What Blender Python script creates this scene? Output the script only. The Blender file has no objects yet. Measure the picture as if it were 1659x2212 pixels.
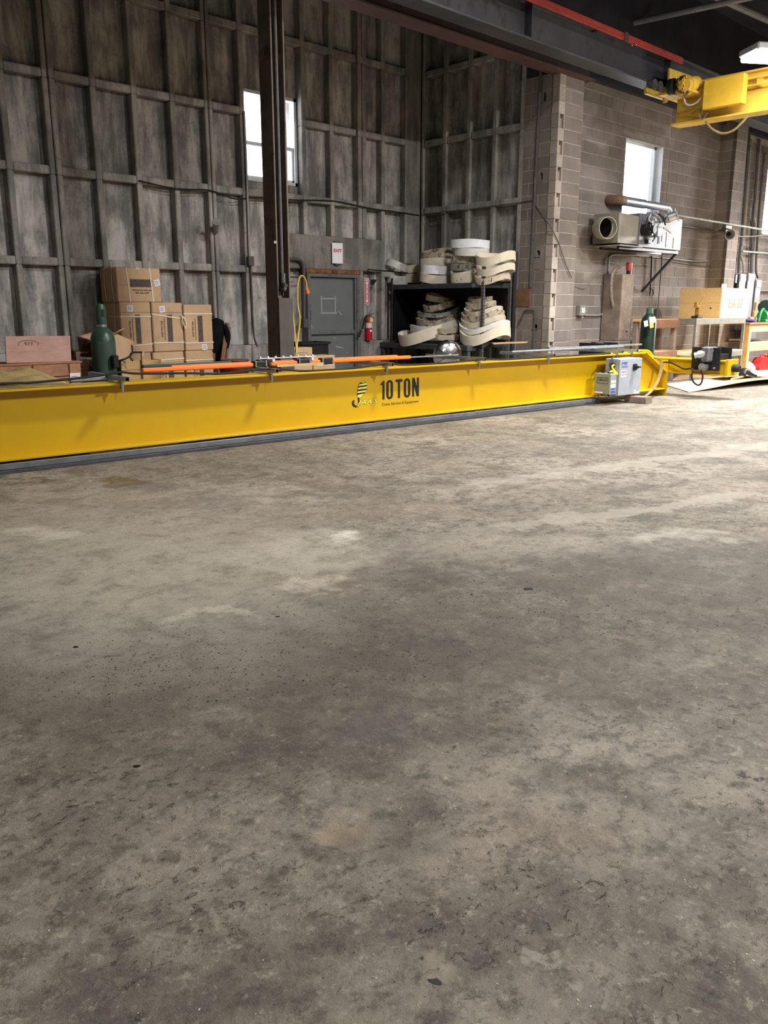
import bpy, bmesh, math, random
from mathutils import Vector, Matrix, Euler
random.seed(7)
C = bpy.context.scene.collection
S = bpy.context.scene
R = math.radians
# ------------------------------------------------------------------ camera
CAM_H, FPX, TH, PHI = 1.40, 1800.0, math.atan(441/1800), R(45.9)   # X runs along the building, Y into the back wall
cam = bpy.data.cameras.new('camera'); co = bpy.data.objects.new('camera', cam); C.objects.link(co)
cam.sensor_fit = 'VERTICAL'; cam.sensor_height = 24.0; cam.lens = 24.0*FPX/2212; cam.clip_end = 200
co.location = (0, 0, CAM_H)
co.rotation_euler = (R(90)-TH, 0, PHI-R(90))
S.camera = co
# ------------------------------------------------------------------ world, exposure
W = bpy.data.worlds.new('World'); S.world = W; W.use_nodes = True
bg = W.node_tree.nodes['Background']; bg.inputs[0].default_value = (0.93, 0.96, 1.0, 1); bg.inputs[1].default_value = 7.0
S.view_settings.view_transform = 'Standard'; S.view_settings.look = 'None'
S.view_settings.exposure = 0.12; S.view_settings.gamma = 1.0; S.view_settings.use_curve_mapping = False
S.cycles.use_denoising = True
S.cycles.max_bounces = 6; S.cycles.diffuse_bounces = 3; S.cycles.glossy_bounces = 3; S.cycles.transparent_max_bounces = 8
S.cycles.sample_clamp_indirect = 6.0; S.cycles.caustics_reflective = False; S.cycles.caustics_refractive = False
# ------------------------------------------------------------------ hall lamps out of view and the open doorway to the right
def area(name, loc, target, sx, sy, watts, col=(1, .98, .95), spread=180):
    l = bpy.data.lights.new(name, 'AREA'); l.shape = 'RECTANGLE'; l.size = sx; l.size_y = sy; l.energy = watts; l.color = col; l.spread = R(spread)
    o = bpy.data.objects.new(name, l); C.objects.link(o); o.location = loc
    o.rotation_euler = (Vector(target)-Vector(loc)).to_track_quat('-Z', 'Y').to_euler()
    return o
for x, y, z, p, sp in [(4.0, -3.0, 6.6, 420, 180), (11.0, -2.4, 6.6, 1500, 180), (16, -1.0, 6.6, 330, 165), (8.0, 4.4, 6.6, 420, 150), (20.3, 5.4, 5.6, 760, 110)]:
    area('hall_lamp_light', (x, y, z), (x, y, 0), .9, .45, p, spread=sp)
area('doorway_daylight', (27.5, 5.5, 3.7), (16, 8.0, 1.0), 1.4, 1.4, 170, (1, .97, .94), 48)

# ------------------------------------------------------------------ picture point -> point on a plane of the building
def ray(x, y):
    a = (x-829.5)/FPX; b = (1106.0-y)/FPX
    fw = math.cos(TH)+b*math.sin(TH); up = -math.sin(TH)+b*math.cos(TH)
    return Vector((fw*math.cos(PHI)+a*math.sin(PHI), fw*math.sin(PHI)-a*math.cos(PHI), up))
O = Vector((0, 0, CAM_H))
def PY(x, y, Y): d = ray(x, y); return O+d*(Y/d.y)
def PX(x, y, X): d = ray(x, y); return O+d*(X/d.x)
def PZ(x, y, Z): d = ray(x, y); return O+d*((Z-CAM_H)/d.z)
B0 = Vector((2.54, 7.394, 0)); BA = R(-4.05)                       # the long girder lies 4 degrees off the building line
BM = Matrix.Translation(B0) @ Matrix.Rotation(BA, 4, 'Z'); BMI = BM.inverted()
def PV(x, y, v):                                                   # point on the girder's plane v, in its own axes (u, v, z)
    o = BMI @ O; d = BMI.to_3x3() @ ray(x, y); return o+d*((v-o.y)/d.y)
def PU(x, y, u):
    o = BMI @ O; d = BMI.to_3x3() @ ray(x, y); return o+d*((u-o.x)/d.x)

# ------------------------------------------------------------------ mesh helpers
class MB:
    def __init__(s): s.v = []; s.f = []
    def add(s, vs, fs, M=None):
        n = len(s.v)
        s.v += [tuple(M @ Vector(p)) if M else tuple(p) for p in vs]
        s.f += [[n+i for i in f] for f in fs]; return s
    def box(s, x0, x1, y0, y1, z0, z1, M=None, bev=0):
        if x0 > x1: x0, x1 = x1, x0
        if y0 > y1: y0, y1 = y1, y0
        if z0 > z1: z0, z1 = z1, z0
        if not bev:
            vs = [(x, y, z) for x in (x0, x1) for y in (y0, y1) for z in (z0, z1)]
            return s.add(vs, [(0, 1, 3, 2), (4, 6, 7, 5), (0, 4, 5, 1), (2, 3, 7, 6), (0, 2, 6, 4), (1, 5, 7, 3)], M)
        b = min(bev, (x1-x0)*.45, (y1-y0)*.45, (z1-z0)*.45)
        vs = []; idx = {}
        lim = ((x0, x1), (y0, y1), (z0, z1))
        for i in range(8):
            sg = (i >> 2 & 1, i >> 1 & 1, i & 1)
            for ax in range(3):
                p = [lim[k][sg[k]]+(0 if k == ax else (b if sg[k] == 0 else -b)) for k in range(3)]
                idx[(sg, ax)] = len(vs); vs.append(p)
        fs = []
        for ax in range(3):
            o1, o2 = [k for k in range(3) if k != ax]
            for sd in (0, 1):
                q = []
                for (a, c) in ((0, 0), (1, 0), (1, 1), (0, 1)):
                    g = [0, 0, 0]; g[ax] = sd; g[o1] = a; g[o2] = c; q.append(idx[(tuple(g), ax)])
                fs.append(q)
            for a in (0, 1):
                for c in (0, 1):
                    q = []
                    for sd, k in ((0, o1), (1, o1), (1, o2), (0, o2)):
                        g = [0, 0, 0]; g[ax] = sd; g[o1] = a; g[o2] = c; q.append(idx[(tuple(g), k)])
                    fs.append(q)
        for i in range(8):
            sg = (i >> 2 & 1, i >> 1 & 1, i & 1); fs.append([idx[(sg, a)] for a in range(3)])
        return s.add(vs, fs, M)
    def cyl(s, p0, p1, r, n=12, r2=None, cap=True, M=None):
        p0 = Vector(p0); p1 = Vector(p1); r2 = r if r2 is None else r2
        q = (p1-p0).to_track_quat('Z', 'Y'); vs = []
        for p, rr in ((p0, r), (p1, r2)):
            vs += [p+q @ Vector((rr*math.cos(2*math.pi*k/n), rr*math.sin(2*math.pi*k/n), 0)) for k in range(n)]
        fs = [(k, (k+1) % n, n+(k+1) % n, n+k) for k in range(n)]
        if cap: fs += [tuple(range(n-1, -1, -1)), tuple(range(n, 2*n))]
        return s.add(vs, fs, M)
    def tube(s, pts, r, n=8, M=None, flat=1.0, closed=False):
        pts = [Vector(p) for p in pts]; N = len(pts); vs = []
        up = None
        for i, p in enumerate(pts):
            t = (pts[min(i+1, N-1)]-pts[max(i-1, 0)]).normalized()
            if up is None: up = Vector((0, 0, 1)) if abs(t.z) < .9 else Vector((1, 0, 0))
            sd = t.cross(up)
            if sd.length < 1e-5: sd = t.orthogonal()
            sd.normalize(); up = sd.cross(t).normalized()
            vs += [p+sd*(r*math.cos(2*math.pi*k/n))+up*(r*flat*math.sin(2*math.pi*k/n)) for k in range(n)]
        fs = [(i*n+k, i*n+(k+1) % n, (i+1)*n+(k+1) % n, (i+1)*n+k) for i in range(N-1) for k in range(n)]
        fs += [tuple(range(n-1, -1, -1)), tuple(range((N-1)*n, N*n))]
        return s.add(vs, fs, M)
    def strip(s, pts, side, w, t, M=None):                         # flat strap: width along side vector(s)
        pts = [Vector(p) for p in pts]; N = len(pts); vs = []
        for i, p in enumerate(pts):
            sd = Vector(side[i] if isinstance(side, list) else side).normalized()
            tg = (pts[min(i+1, N-1)]-pts[max(i-1, 0)]).normalized(); nn = tg.cross(sd).normalized()
            vs += [p+sd*w/2+nn*t/2, p-sd*w/2+nn*t/2, p-sd*w/2-nn*t/2, p+sd*w/2-nn*t/2]
        fs = [(i*4+k, i*4+(k+1) % 4, i*4+4+(k+1) % 4, i*4+4+k) for i in range(N-1) for k in range(4)]
        fs += [(3, 2, 1, 0), tuple((N-1)*4+k for k in range(4))]
        return s.add(vs, fs, M)
    def lathe(s, prof, n=24, M=None):
        vs = [(r*math.cos(2*math.pi*k/n), r*math.sin(2*math.pi*k/n), z) for r, z in prof for k in range(n)]
        fs = [(i*n+k, i*n+(k+1) % n, (i+1)*n+(k+1) % n, (i+1)*n+k) for i in range(len(prof)-1) for k in range(n)]
        if prof[0][0] > 1e-4: fs.append(tuple(range(n-1, -1, -1)))
        if prof[-1][0] > 1e-4: fs.append(tuple((len(prof)-1)*n+k for k in range(n)))
        return s.add(vs, fs, M)
    def prism(s, poly, t, M=None):                                  # polygon in local XY, thickness along +Z
        n = len(poly); vs = [(x, y, 0) for x, y in poly]+[(x, y, t) for x, y in poly]
        fs = [tuple(range(n-1, -1, -1)), tuple(range(n, 2*n))]+[(k, (k+1) % n, n+(k+1) % n, n+k) for k in range(n)]
        return s.add(vs, fs, M)
    def quad(s, a, b, c, d, t=.004):                                # thin slab on four points
        a, b, c, d = map(Vector, (a, b, c, d)); nn = (b-a).cross(d-a).normalized()*t
        return s.add([a, b, c, d, a+nn, b+nn, c+nn, d+nn], [(3, 2, 1, 0), (4, 5, 6, 7), (0, 1, 5, 4), (1, 2, 6, 5), (2, 3, 7, 6), (3, 0, 4, 7)])
    def ball(s, c, r, n=10, m=6, M=None, sq=(1, 1, 1)):
        c = Vector(c); prof = [(max(1e-5, math.sin(math.pi*i/m)), -math.cos(math.pi*i/m)) for i in range(m+1)]
        T = Matrix.Translation(c) @ Matrix.Diagonal((r*sq[0], r*sq[1], r*sq[2], 1))
        return s.lathe(prof, n, (M @ T) if M else T)

def mesh_from(name, mb, smooth=35):
    me = bpy.data.meshes.new(name); me.from_pydata(mb.v, [], mb.f)
    bm = bmesh.new(); bm.from_mesh(me); bmesh.ops.recalc_face_normals(bm, faces=bm.faces); bm.to_mesh(me); bm.free()
    if smooth:
        me.shade_smooth(); me.set_sharp_from_angle(angle=R(smooth))
    return me
def part(name, mb, mat, parent=None, world=False, smooth=35):
    if world and parent is not None:
        Mi = world_m(parent).inverted(); mb.v = [tuple(Mi @ Vector(p)) for p in mb.v]
    me = mesh_from(name, mb, smooth); me.materials.append(mat)
    o = bpy.data.objects.new(name, me); C.objects.link(o); o.parent = parent; return o
def world_m(o):
    M = o.matrix_basis.copy()
    while o.parent: o = o.parent; M = o.matrix_basis @ M
    return M
def tag(o, label, cat, group=None):
    o['label'] = label; o['category'] = cat
    if group: o['group'] = group
    return o
def thing(name, label, cat, loc=(0, 0, 0), rz=0, group=None):
    o = bpy.data.objects.new(name, None); C.objects.link(o); o.empty_display_size = .1
    o.location = loc; o.rotation_euler = (0, 0, rz); return tag(o, label, cat, group)
def single(name, mb, mat, label, cat, group=None, smooth=35, loc=None):
    vs = [Vector(p) for p in mb.v]
    if loc is None:
        loc = Vector(((min(p.x for p in vs)+max(p.x for p in vs))/2, (min(p.y for p in vs)+max(p.y for p in vs))/2, min(p.z for p in vs)))
    mb.v = [tuple(p-Vector(loc)) for p in vs]
    o = part(name, mb, mat, None, False, smooth); o.location = loc; return tag(o, label, cat, group)
def struct(name, mb, mat, parent=None, smooth=35):
    o = part(name, mb, mat, parent, False, smooth)
    if parent is None: o['kind'] = 'structure'
    return o
def inst(name, me, parent, loc, rot=(0, 0, 0)):
    o = bpy.data.objects.new(name, me); C.objects.link(o); o.parent = parent; o.location = loc; o.rotation_euler = rot; return o
def text(name, body, size, mat, parent, M, sx=1.0, bold=0.0, ext=.0006, align='LEFT', shear=0):
    cu = bpy.data.curves.new(name, 'FONT'); cu.body = body; cu.size = size; cu.extrude = ext; cu.offset = bold; cu.shear = shear
    cu.align_x = align; cu.resolution_u = 3
    t = bpy.data.objects.new(name, cu); C.objects.link(t)
    me = bpy.data.meshes.new_from_object(t.evaluated_get(bpy.context.evaluated_depsgraph_get()))
    bpy.data.objects.remove(t); bpy.data.curves.remove(cu)
    me.transform(M @ Matrix.Diagonal((sx, 1, 1, 1))); me.materials.clear(); me.materials.append(mat); me.name = name
    o = bpy.data.objects.new(name, me); C.objects.link(o); o.parent = parent; return o
def frame(o, xd, yd):                                               # matrix with origin o, local x, local y
    x = Vector(xd).normalized(); y = Vector(yd).normalized(); z = x.cross(y).normalized(); y = z.cross(x)
    M = Matrix((x, y, z)).transposed().to_4x4(); M.translation = Vector(o); return M
def arc(c, r, a0, a1, n, ax, ay):
    c = Vector(c); ax = Vector(ax); ay = Vector(ay)
    return [c+ax*r*math.cos(a0+(a1-a0)*k/n)+ay*r*math.sin(a0+(a1-a0)*k/n) for k in range(n+1)]
def smooth_path(pts, n=6):                                          # Catmull-Rom
    P = [Vector(p) for p in pts]; P = [P[0]*2-P[1]]+P+[P[-1]*2-P[-2]]; out = []
    for i in range(1, len(P)-2):
        for k in range(n):
            t = k/n; a, b, c, d = P[i-1:i+3]
            out.append(.5*((2*b)+(c-a)*t+(2*a-5*b+4*c-d)*t*t+(3*b-a-3*c+d)*t**3))
    return out+[P[-2]]

# ------------------------------------------------------------------ materials
class NT:
    def __init__(s, name):
        s.m = bpy.data.materials.new(name); s.m.use_nodes = True; s.t = s.m.node_tree; s.b = s.t.nodes['Principled BSDF']
    def n(s, typ, **kw):
        nd = s.t.nodes.new(typ)
        for k, v in kw.items():
            if k.startswith('i_'):
                key = k[2:]; key = int(key) if key.isdigit() else key
                nd.inputs[key].default_value = v
            else: setattr(nd, k, v)
        return nd
    def l(s, a, b): s.t.links.new(a, b)
    def math(s, op, a, b=None, clamp=False):
        nd = s.n('ShaderNodeMath', operation=op, use_clamp=clamp)
        for i, q in enumerate((a, b)):
            if q is None: continue
            if hasattr(q, 'links'): s.l(q, nd.inputs[i])
            else: nd.inputs[i].default_value = q
        return nd.outputs[0]
    def mix(s, fac, a, b, mode='MIX'):
        nd = s.n('ShaderNodeMix', data_type='RGBA', blend_type=mode)
        for i, q in ((0, fac), (6, a), (7, b)):
            if hasattr(q, 'links'): s.l(q, nd.inputs[i])
            elif i == 0: nd.inputs[0].default_value = q
            else: nd.inputs[i].default_value = (*q, 1)
        return nd.outputs[2]
    def ramp(s, fac, lo, hi, a=0.0, b=1.0):
        nd = s.n('ShaderNodeMapRange', interpolation_type='SMOOTHSTEP'); s.l(fac, nd.inputs[0])
        nd.inputs[1].default_value = lo; nd.inputs[2].default_value = hi; nd.inputs[3].default_value = a; nd.inputs[4].default_value = b
        return nd.outputs[0]
    def noise(s, vec, scale, detail=3, rough=.6, dist=0.0):
        nd = s.n('ShaderNodeTexNoise', i_Scale=scale, i_Detail=detail, i_Roughness=rough, i_Distortion=dist); s.l(vec, nd.inputs['Vector']); return nd.outputs['Fac']
    def mapping(s, vec, sc):
        nd = s.n('ShaderNodeMapping'); s.l(vec, nd.inputs[0]); nd.inputs['Scale'].default_value = sc; return nd.outputs[0]
    def bump(s, h, strength, dist=.01):
        nd = s.n('ShaderNodeBump', i_Strength=strength, i_Distance=dist); s.l(h, nd.inputs['Height']); s.l(nd.outputs[0], s.b.inputs['Normal'])
def srgb(r, g, b):
    f = lambda c: (c/255/12.92) if c/255 <= .04045 else ((c/255+.055)/1.055)**2.4
    return (f(r), f(g), f(b))
def mat(name, col, rough=.6, metal=0.0, var=.12, scale=6, bump=.0, stretch=(1, 1, 1), rand=.0, dirt=None, dirt_lo=.55, dirt_hi=.75, dirt_scale=4, spec=.4, world=False, grain=0):
    k = NT(name); tc = k.n('ShaderNodeTexCoord'); oi = k.n('ShaderNodeObjectInfo')
    if world: vec = k.n('ShaderNodeNewGeometry').outputs['Position']
    else:
        ad = k.n('ShaderNodeVectorMath', operation='ADD'); cx = k.n('ShaderNodeCombineXYZ')
        k.l(k.math('MULTIPLY', oi.outputs['Random'], 37.0), cx.inputs[0]); k.l(k.math('MULTIPLY', oi.outputs['Random'], 91.0), cx.inputs[1])
        k.l(tc.outputs['Object'], ad.inputs[0]); k.l(cx.outputs[0], ad.inputs[1]); vec = ad.outputs[0]
    v2 = k.mapping(vec, stretch) if stretch != (1, 1, 1) else vec
    nz = k.noise(v2, scale, 4)
    hi = tuple(min(1, c*(1+var)) for c in col); lo = tuple(c*(1-var) for c in col)
    c = k.mix(k.ramp(nz, .3, .7), lo, hi)
    if rand: c = k.mix(1.0, c, k.mix(oi.outputs['Random'], (1-rand,)*3, (1+rand*.6,)*3), 'MULTIPLY')
    if grain:
        g = k.noise(k.mapping(vec, (1.5, grain, grain) if grain > 0 else (-grain, -grain, 1.5)), 3, 3, .6, 1.2)
        c = k.mix(k.ramp(g, .45, .75, 0, .55), c, tuple(q*.62 for q in col))
    if dirt is not None:
        d = k.noise(vec, dirt_scale, 5, .68); c = k.mix(k.ramp(d, dirt_lo, dirt_hi), c, dirt)
    k.l(c, k.b.inputs['Base Color']); k.b.inputs['Metallic'].default_value = metal; k.b.inputs['Specular IOR Level'].default_value = spec
    rr = k.math('ADD', k.math('MULTIPLY', nz, .16), rough-.08); k.l(rr, k.b.inputs['Roughness'])
    if bump: k.bump(k.noise(v2, scale*5, 4), bump, .01)
    return k.m
def emit(name, col, s):
    m = bpy.data.materials.new(name); m.use_nodes = True; b = m.node_tree.nodes['Principled BSDF']
    b.inputs['Base Color'].default_value = (*col, 1); b.inputs['Emission Color'].default_value = (*col, 1); b.inputs['Emission Strength'].default_value = s; return m

def floor_material():
    k = NT('worn_concrete_floor'); P = k.n('ShaderNodeNewGeometry').outputs['Position']
    big = k.noise(P, .55, 4, .55, .4); mid = k.noise(P, 2.3, 5, .62, .6); fine = k.noise(P, 11, 5, .7); grit = k.noise(P, 60, 3, .7)
    c = k.mix(k.ramp(big, .35, .68), srgb(128, 120, 107), srgb(166, 157, 143))
    c = k.mix(k.ramp(k.noise(P, 4.6, 8, .74, .5), .46, .62, 0, .55), c, srgb(84, 80, 73))
    c = k.mix(k.ramp(k.noise(P, 8.5, 8, .76, .3), .50, .62, 0, .5), c, srgb(168, 160, 145))
    c = k.mix(k.ramp(mid, .42, .72, 0, .8), c, srgb(88, 84, 77))
    c = k.mix(k.ramp(fine, .48, .66, 0, .7), c, srgb(76, 72, 65))
    c = k.mix(k.ramp(k.noise(P, 6.5, 6, .75, .3), .60, .74, 0, .55), c, srgb(176, 167, 151))
    c = k.mix(k.ramp(k.noise(P, 1.3, 3, .5), .5, .75, 0, .4), c, srgb(142, 124, 106))
    # crumbly surface, tar-like specks thicker in the dark lanes
    cr_ = k.noise(P, 17, 9, .82, .2); c = k.mix(k.ramp(cr_, .52, .64, 0, .75), c, srgb(72, 68, 60)); c = k.mix(k.ramp(cr_, .46, .35, 0, .6), c, srgb(186, 177, 160))
    g2 = k.noise(P, 55, 6, .85); c = k.mix(k.ramp(g2, .54, .68, 0, .5), c, srgb(66, 61, 54)); c = k.mix(k.ramp(g2, .44, .34, 0, .35), c, srgb(178, 170, 155))
    lane = k.ramp(k.noise(P, 1.5, 6, .68), .45, .60, .12, 1.0)
    sp = k.math('MULTIPLY', k.ramp(k.noise(k.mapping(P, (21, 30, 1)), 1.0, 5, .74, .6), .565, .64), lane)
    c = k.mix(k.math('MULTIPLY', sp, .85), c, srgb(46, 43, 40))
    c = k.mix(k.ramp(k.noise(P, 34, 5, .8), .68, .74, 0, .6), c, srgb(206, 198, 183))
    dist = k.n('ShaderNodeTexNoise', i_Scale=2.2, i_Detail=5, i_Roughness=.65); k.l(P, dist.inputs['Vector'])
    dv = k.n('ShaderNodeVectorMath', operation='MULTIPLY_ADD'); k.l(dist.outputs['Color'], dv.inputs[0]); dv.inputs[1].default_value = (.9, .9, 0)
    sb = k.n('ShaderNodeVectorMath', operation='ADD'); k.l(P, sb.inputs[0]); sb.inputs[1].default_value = (-.45, -.45, 0); k.l(sb.outputs[0], dv.inputs[2])
    Q = dv.outputs[0]
    brk = k.ramp(k.noise(P, 5.0, 6, .72, .4), .36, .58, .4, 1.0)
    def stain(px, py, rx, ry, col, amt, soft=.6, vec=Q):
        nonlocal c
        p = PZ(px, py, 0); a = PZ(px+rx, py, 0)-p; b = PZ(px, py-ry, 0)-p
        s1 = k.n('ShaderNodeVectorMath', operation='SUBTRACT'); k.l(vec, s1.inputs[0]); s1.inputs[1].default_value = p
        # inverse of the 2x2 [a b]
        det = a.x*b.y-a.y*b.x
        d1 = k.n('ShaderNodeVectorMath', operation='DOT_PRODUCT'); k.l(s1.outputs[0], d1.inputs[0]); d1.inputs[1].default_value = (b.y/det, -b.x/det, 0)
        d2 = k.n('ShaderNodeVectorMath', operation='DOT_PRODUCT'); k.l(s1.outputs[0], d2.inputs[0]); d2.inputs[1].default_value = (-a.y/det, a.x/det, 0)
        q = k.math('ADD', k.math('MULTIPLY', d1.outputs['Value'], d1.outputs['Value']), k.math('MULTIPLY', d2.outputs['Value'], d2.outputs['Value']))
        c = k.mix(k.math('MULTIPLY', k.ramp(q, 1.0+soft*1.6, max(0.0, .9-soft), 0, amt), brk), c, col)
    dark = srgb(82, 77, 69); light = srgb(196, 188, 172)
    stain(1150, 1290, 560, 110, dark, .62, .9)
    stain(520, 1440, 620, 120, dark, .6, .9)
    stain(1500, 1220, 300, 60, dark, .55, .9)
    stain(250, 1240, 380, 110, light, .6, .9)
    stain(300, 1110, 420, 60, srgb(176, 166, 150), .4, .9)
    stain(660, 1190, 130, 45, light, .65, .7)
    stain(690, 1262, 60, 12, srgb(214, 204, 182), .6, .8)
    stain(735, 1158, 34, 12, srgb(226, 220, 204), .75, .8)
    stain(75, 1152, 60, 9, srgb(215, 207, 192), .6, .9)
    stain(270, 1043, 58, 11, srgb(96, 78, 48), .85, .5)
    stain(320, 1052, 60, 9, srgb(96, 93, 90), .6, .7)
    stain(85, 1036, 18, 4, srgb(90, 74, 62), .8, .6)
    stain(450, 1088, 70, 12, srgb(112, 108, 104), .6, .8)
    stain(460, 1340, 90, 9, srgb(205, 196, 178), .55, .9)
    stain(680, 1782, 60, 22, srgb(176, 156, 128), .6, .9)
    stain(815, 1560, 60, 40, srgb(84, 82, 80), .55, .9)
    stain(820, 1800, 120, 45, srgb(96, 92, 85), .5, .8)
    stain(1030, 1180, 240, 20, srgb(176, 168, 154), .35, .9)
    stain(1500, 1160, 120, 9, srgb(206, 198, 184), .5, .9)
    stain(920, 2130, 50, 26, srgb(160, 150, 134), .6, .8)
    stain(1215, 2150, 26, 20, srgb(168, 160, 148), .7, .6)
    stain(1070, 885, 220, 9, srgb(96, 92, 86), .5, .9)
    def track(p0, p1, w, amt, col):                                  # dusty wheel lane between two floor points
        nonlocal c
        a = PZ(*p0, 0); b = PZ(*p1, 0); d = (b-a).normalized(); nn = Vector((-d.y, d.x, 0))
        s1 = k.n('ShaderNodeVectorMath', operation='DOT_PRODUCT'); k.l(Q, s1.inputs[0]); s1.inputs[1].default_value = nn
        off = k.math('ABSOLUTE', k.math('SUBTRACT', s1.outputs['Value'], nn.dot(a)))
        al = k.n('ShaderNodeVectorMath', operation='DOT_PRODUCT'); k.l(P, al.inputs[0]); al.inputs[1].default_value = d
        f = k.math('MULTIPLY', k.ramp(off, w, w*.55, 0, amt), k.ramp(al.outputs['Value'], d.dot(a)-.6, d.dot(a)+1.2))
        c = k.mix(f, c, col)
    track((900, 1165), (1659, 1066), .13, .55, srgb(172, 164, 152))
    track((900, 1062), (1659, 962), .16, .45, srgb(176, 168, 156))
    k.l(c, k.b.inputs['Base Color'])
    k.l(k.ramp(big, .3, .7, .62, .46), k.b.inputs['Roughness']); k.b.inputs['Specular IOR Level'].default_value = .35
    h = k.math('ADD', k.math('MULTIPLY', fine, .6), k.math('ADD', k.math('MULTIPLY', grit, .25), k.math('MULTIPLY', sp, -.5)))
    k.bump(k.math('ADD', h, k.math('MULTIPLY', cr_, -.8)), .6, .012)
    return k.m
def concrete_material(name, lo, hi, streak=True, rand=.15):
    k = NT(name); P = k.n('ShaderNodeNewGeometry').outputs['Position']; oi = k.n('ShaderNodeObjectInfo').outputs['Random']
    st = k.noise(k.mapping(P, (4.6, 4.6, 1.0)), 1.0, 6, .68, .15); bl = k.noise(P, 2.2, 6, .66); fi = k.noise(P, 16, 4, .65)
    c = k.mix(k.ramp(st, .36, .66), lo, hi)
    c = k.mix(k.ramp(bl, .45, .7, 0, .6), c, tuple(q*.62 for q in lo))
    c = k.mix(k.ramp(k.noise(k.mapping(P, (8, 8, .9)), 1.0, 4, .6), .58, .76, 0, .35), c, tuple(min(1, q*1.45) for q in hi))
    c = k.mix(k.ramp(fi, .55, .75, 0, .45), c, tuple(q*.5 for q in lo))
    c = k.mix(1.0, c, k.mix(oi, (1-rand,)*3, (1+rand,)*3), 'MULTIPLY')
    k.l(c, k.b.inputs['Base Color']); k.b.inputs['Roughness'].default_value = .88; k.b.inputs['Specular IOR Level'].default_value = .2
    k.bump(k.math('ADD', fi, k.math('MULTIPLY', st, .8)), .45, .012)
    return k.m
M_floor = floor_material()
M_form = concrete_material('formed_concrete', srgb(122, 120, 118), srgb(196, 191, 186), rand=.12)
M_rib = concrete_material('formed_concrete_rib', srgb(128, 125, 122), srgb(176, 171, 164), rand=.08)
M_lintel = concrete_material('cast_lintel_concrete', srgb(110, 107, 104), srgb(146, 140, 134))
def block_material(name, col, rand):
    k = NT(name); P = k.n('ShaderNodeNewGeometry').outputs['Position']; oi = k.n('ShaderNodeObjectInfo').outputs['Random']
    c = k.mix(k.ramp(k.noise(P, 1.2, 4), .35, .7), tuple(q*.78 for q in col), tuple(q*1.12 for q in col))
    c = k.mix(k.ramp(k.noise(P, 40, 3, .7), .5, .75, 0, .5), c, tuple(q*.6 for q in col))
    c = k.mix(1.0, c, k.mix(oi, (1-rand,)*3, (1+rand*.7,)*3), 'MULTIPLY')
    k.l(c, k.b.inputs['Base Color']); k.b.inputs['Roughness'].default_value = .92; k.b.inputs['Specular IOR Level'].default_value = .15
    k.bump(k.noise(P, 55, 3, .7), .5, .006); return k.m
M_block = block_material('concrete_block', srgb(134, 125, 119), .15)
M_jamb = block_material('jamb_block', srgb(172, 161, 152), .1)
M_mortar = mat('mortar', srgb(172, 161, 152), .9, var=.18, scale=9, world=True, spec=.1)
M_dark = mat('cavity_shade_black', srgb(26, 24, 24), .95, spec=.05)  # near-black stands in for the shade inside holes, duct and horn
M_ceil = mat('dark_painted_deck', srgb(54, 54, 62), .8, var=.2, scale=1.5, world=True, spec=.1)
M_steel_brown = mat('brown_primed_steel', srgb(104, 92, 84), .6, var=.25, scale=3, bump=.1, dirt=srgb(70, 61, 56), dirt_lo=.5)
M_steel_dark = mat('dark_painted_steel', srgb(70, 70, 76), .55, var=.2, scale=2, dirt=srgb(46, 42, 42), dirt_lo=.5)
M_steel_red = mat('dark_red_steel', srgb(84, 58, 56), .6, var=.2, scale=2, dirt=srgb(50, 42, 42), dirt_lo=.5)
M_red_rail = mat('red_conductor_cover', srgb(158, 56, 46), .5, var=.15, scale=5)
M_yellow = mat('yellow_gloss_paint', srgb(205, 165, 6), .38, var=.035, scale=2.5, spec=.5)
M_yellow_old = mat('aged_yellow_paint', srgb(218, 180, 72), .5, var=.12, scale=5, dirt=srgb(120, 92, 30), dirt_lo=.6, dirt_hi=.8)
M_black = mat('black_paint', srgb(26, 27, 29), .45, var=.2, scale=6)
M_rubber = mat('black_rubber', srgb(24, 24, 25), .7, var=.2)
M_ink = mat('black_print', srgb(22, 20, 24), .6, var=.05)
M_grey_box = mat('grey_powder_coat', srgb(150, 156, 164), .45, var=.05, scale=8)
M_green_grey = mat('greenish_grey_enamel', srgb(140, 146, 138), .45, var=.05, scale=8)
M_galv = mat('galvanised_steel', srgb(170, 176, 184), .38, .75, var=.12, scale=12)
M_conduit = mat('grey_conduit', srgb(150, 148, 144), .5, .35, var=.15, scale=8)
M_conduit_dark = mat('dirty_conduit', srgb(84, 80, 78), .6, .2, var=.2, scale=8)
M_chrome = mat('bright_metal', srgb(215, 215, 218), .18, 1.0, var=.1, scale=5)
M_white = mat('white_paper', srgb(236, 234, 236), .7, var=.03)
M_card = mat('kraft_cardboard', srgb(206, 173, 138), .8, var=.06, scale=4, rand=.06, dirt=srgb(160, 124, 88), dirt_lo=.58, dirt_hi=.8, dirt_scale=3, spec=.2)
M_card_print = mat('dark_box_print', srgb(92, 80, 72), .8, var=.2, scale=20)
M_strap = mat('cream_strap', srgb(238, 222, 200), .5, var=.03)
M_cyl_green = mat('green_cylinder_paint', srgb(52, 82, 66), .38, var=.12, scale=5, spec=.5)
M_cyl_dull = mat('dull_green_cylinder_paint', srgb(64, 84, 74), .6, var=.15, scale=8)
M_pink_ply = mat('pinkish_plywood', srgb(196, 156, 142), .8, var=.08, scale=5, grain=14, spec=.2)
M_ply = mat('fresh_plywood', srgb(236, 200, 140), .7, var=.05, scale=4, grain=12, spec=.25)
M_ply_pale = mat('pale_plywood', srgb(244, 222, 176), .7, var=.05, scale=4, grain=12, spec=.25)
M_table = mat('table_steel', srgb(122, 119, 112), .5, .3, var=.15, scale=8)
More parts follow.
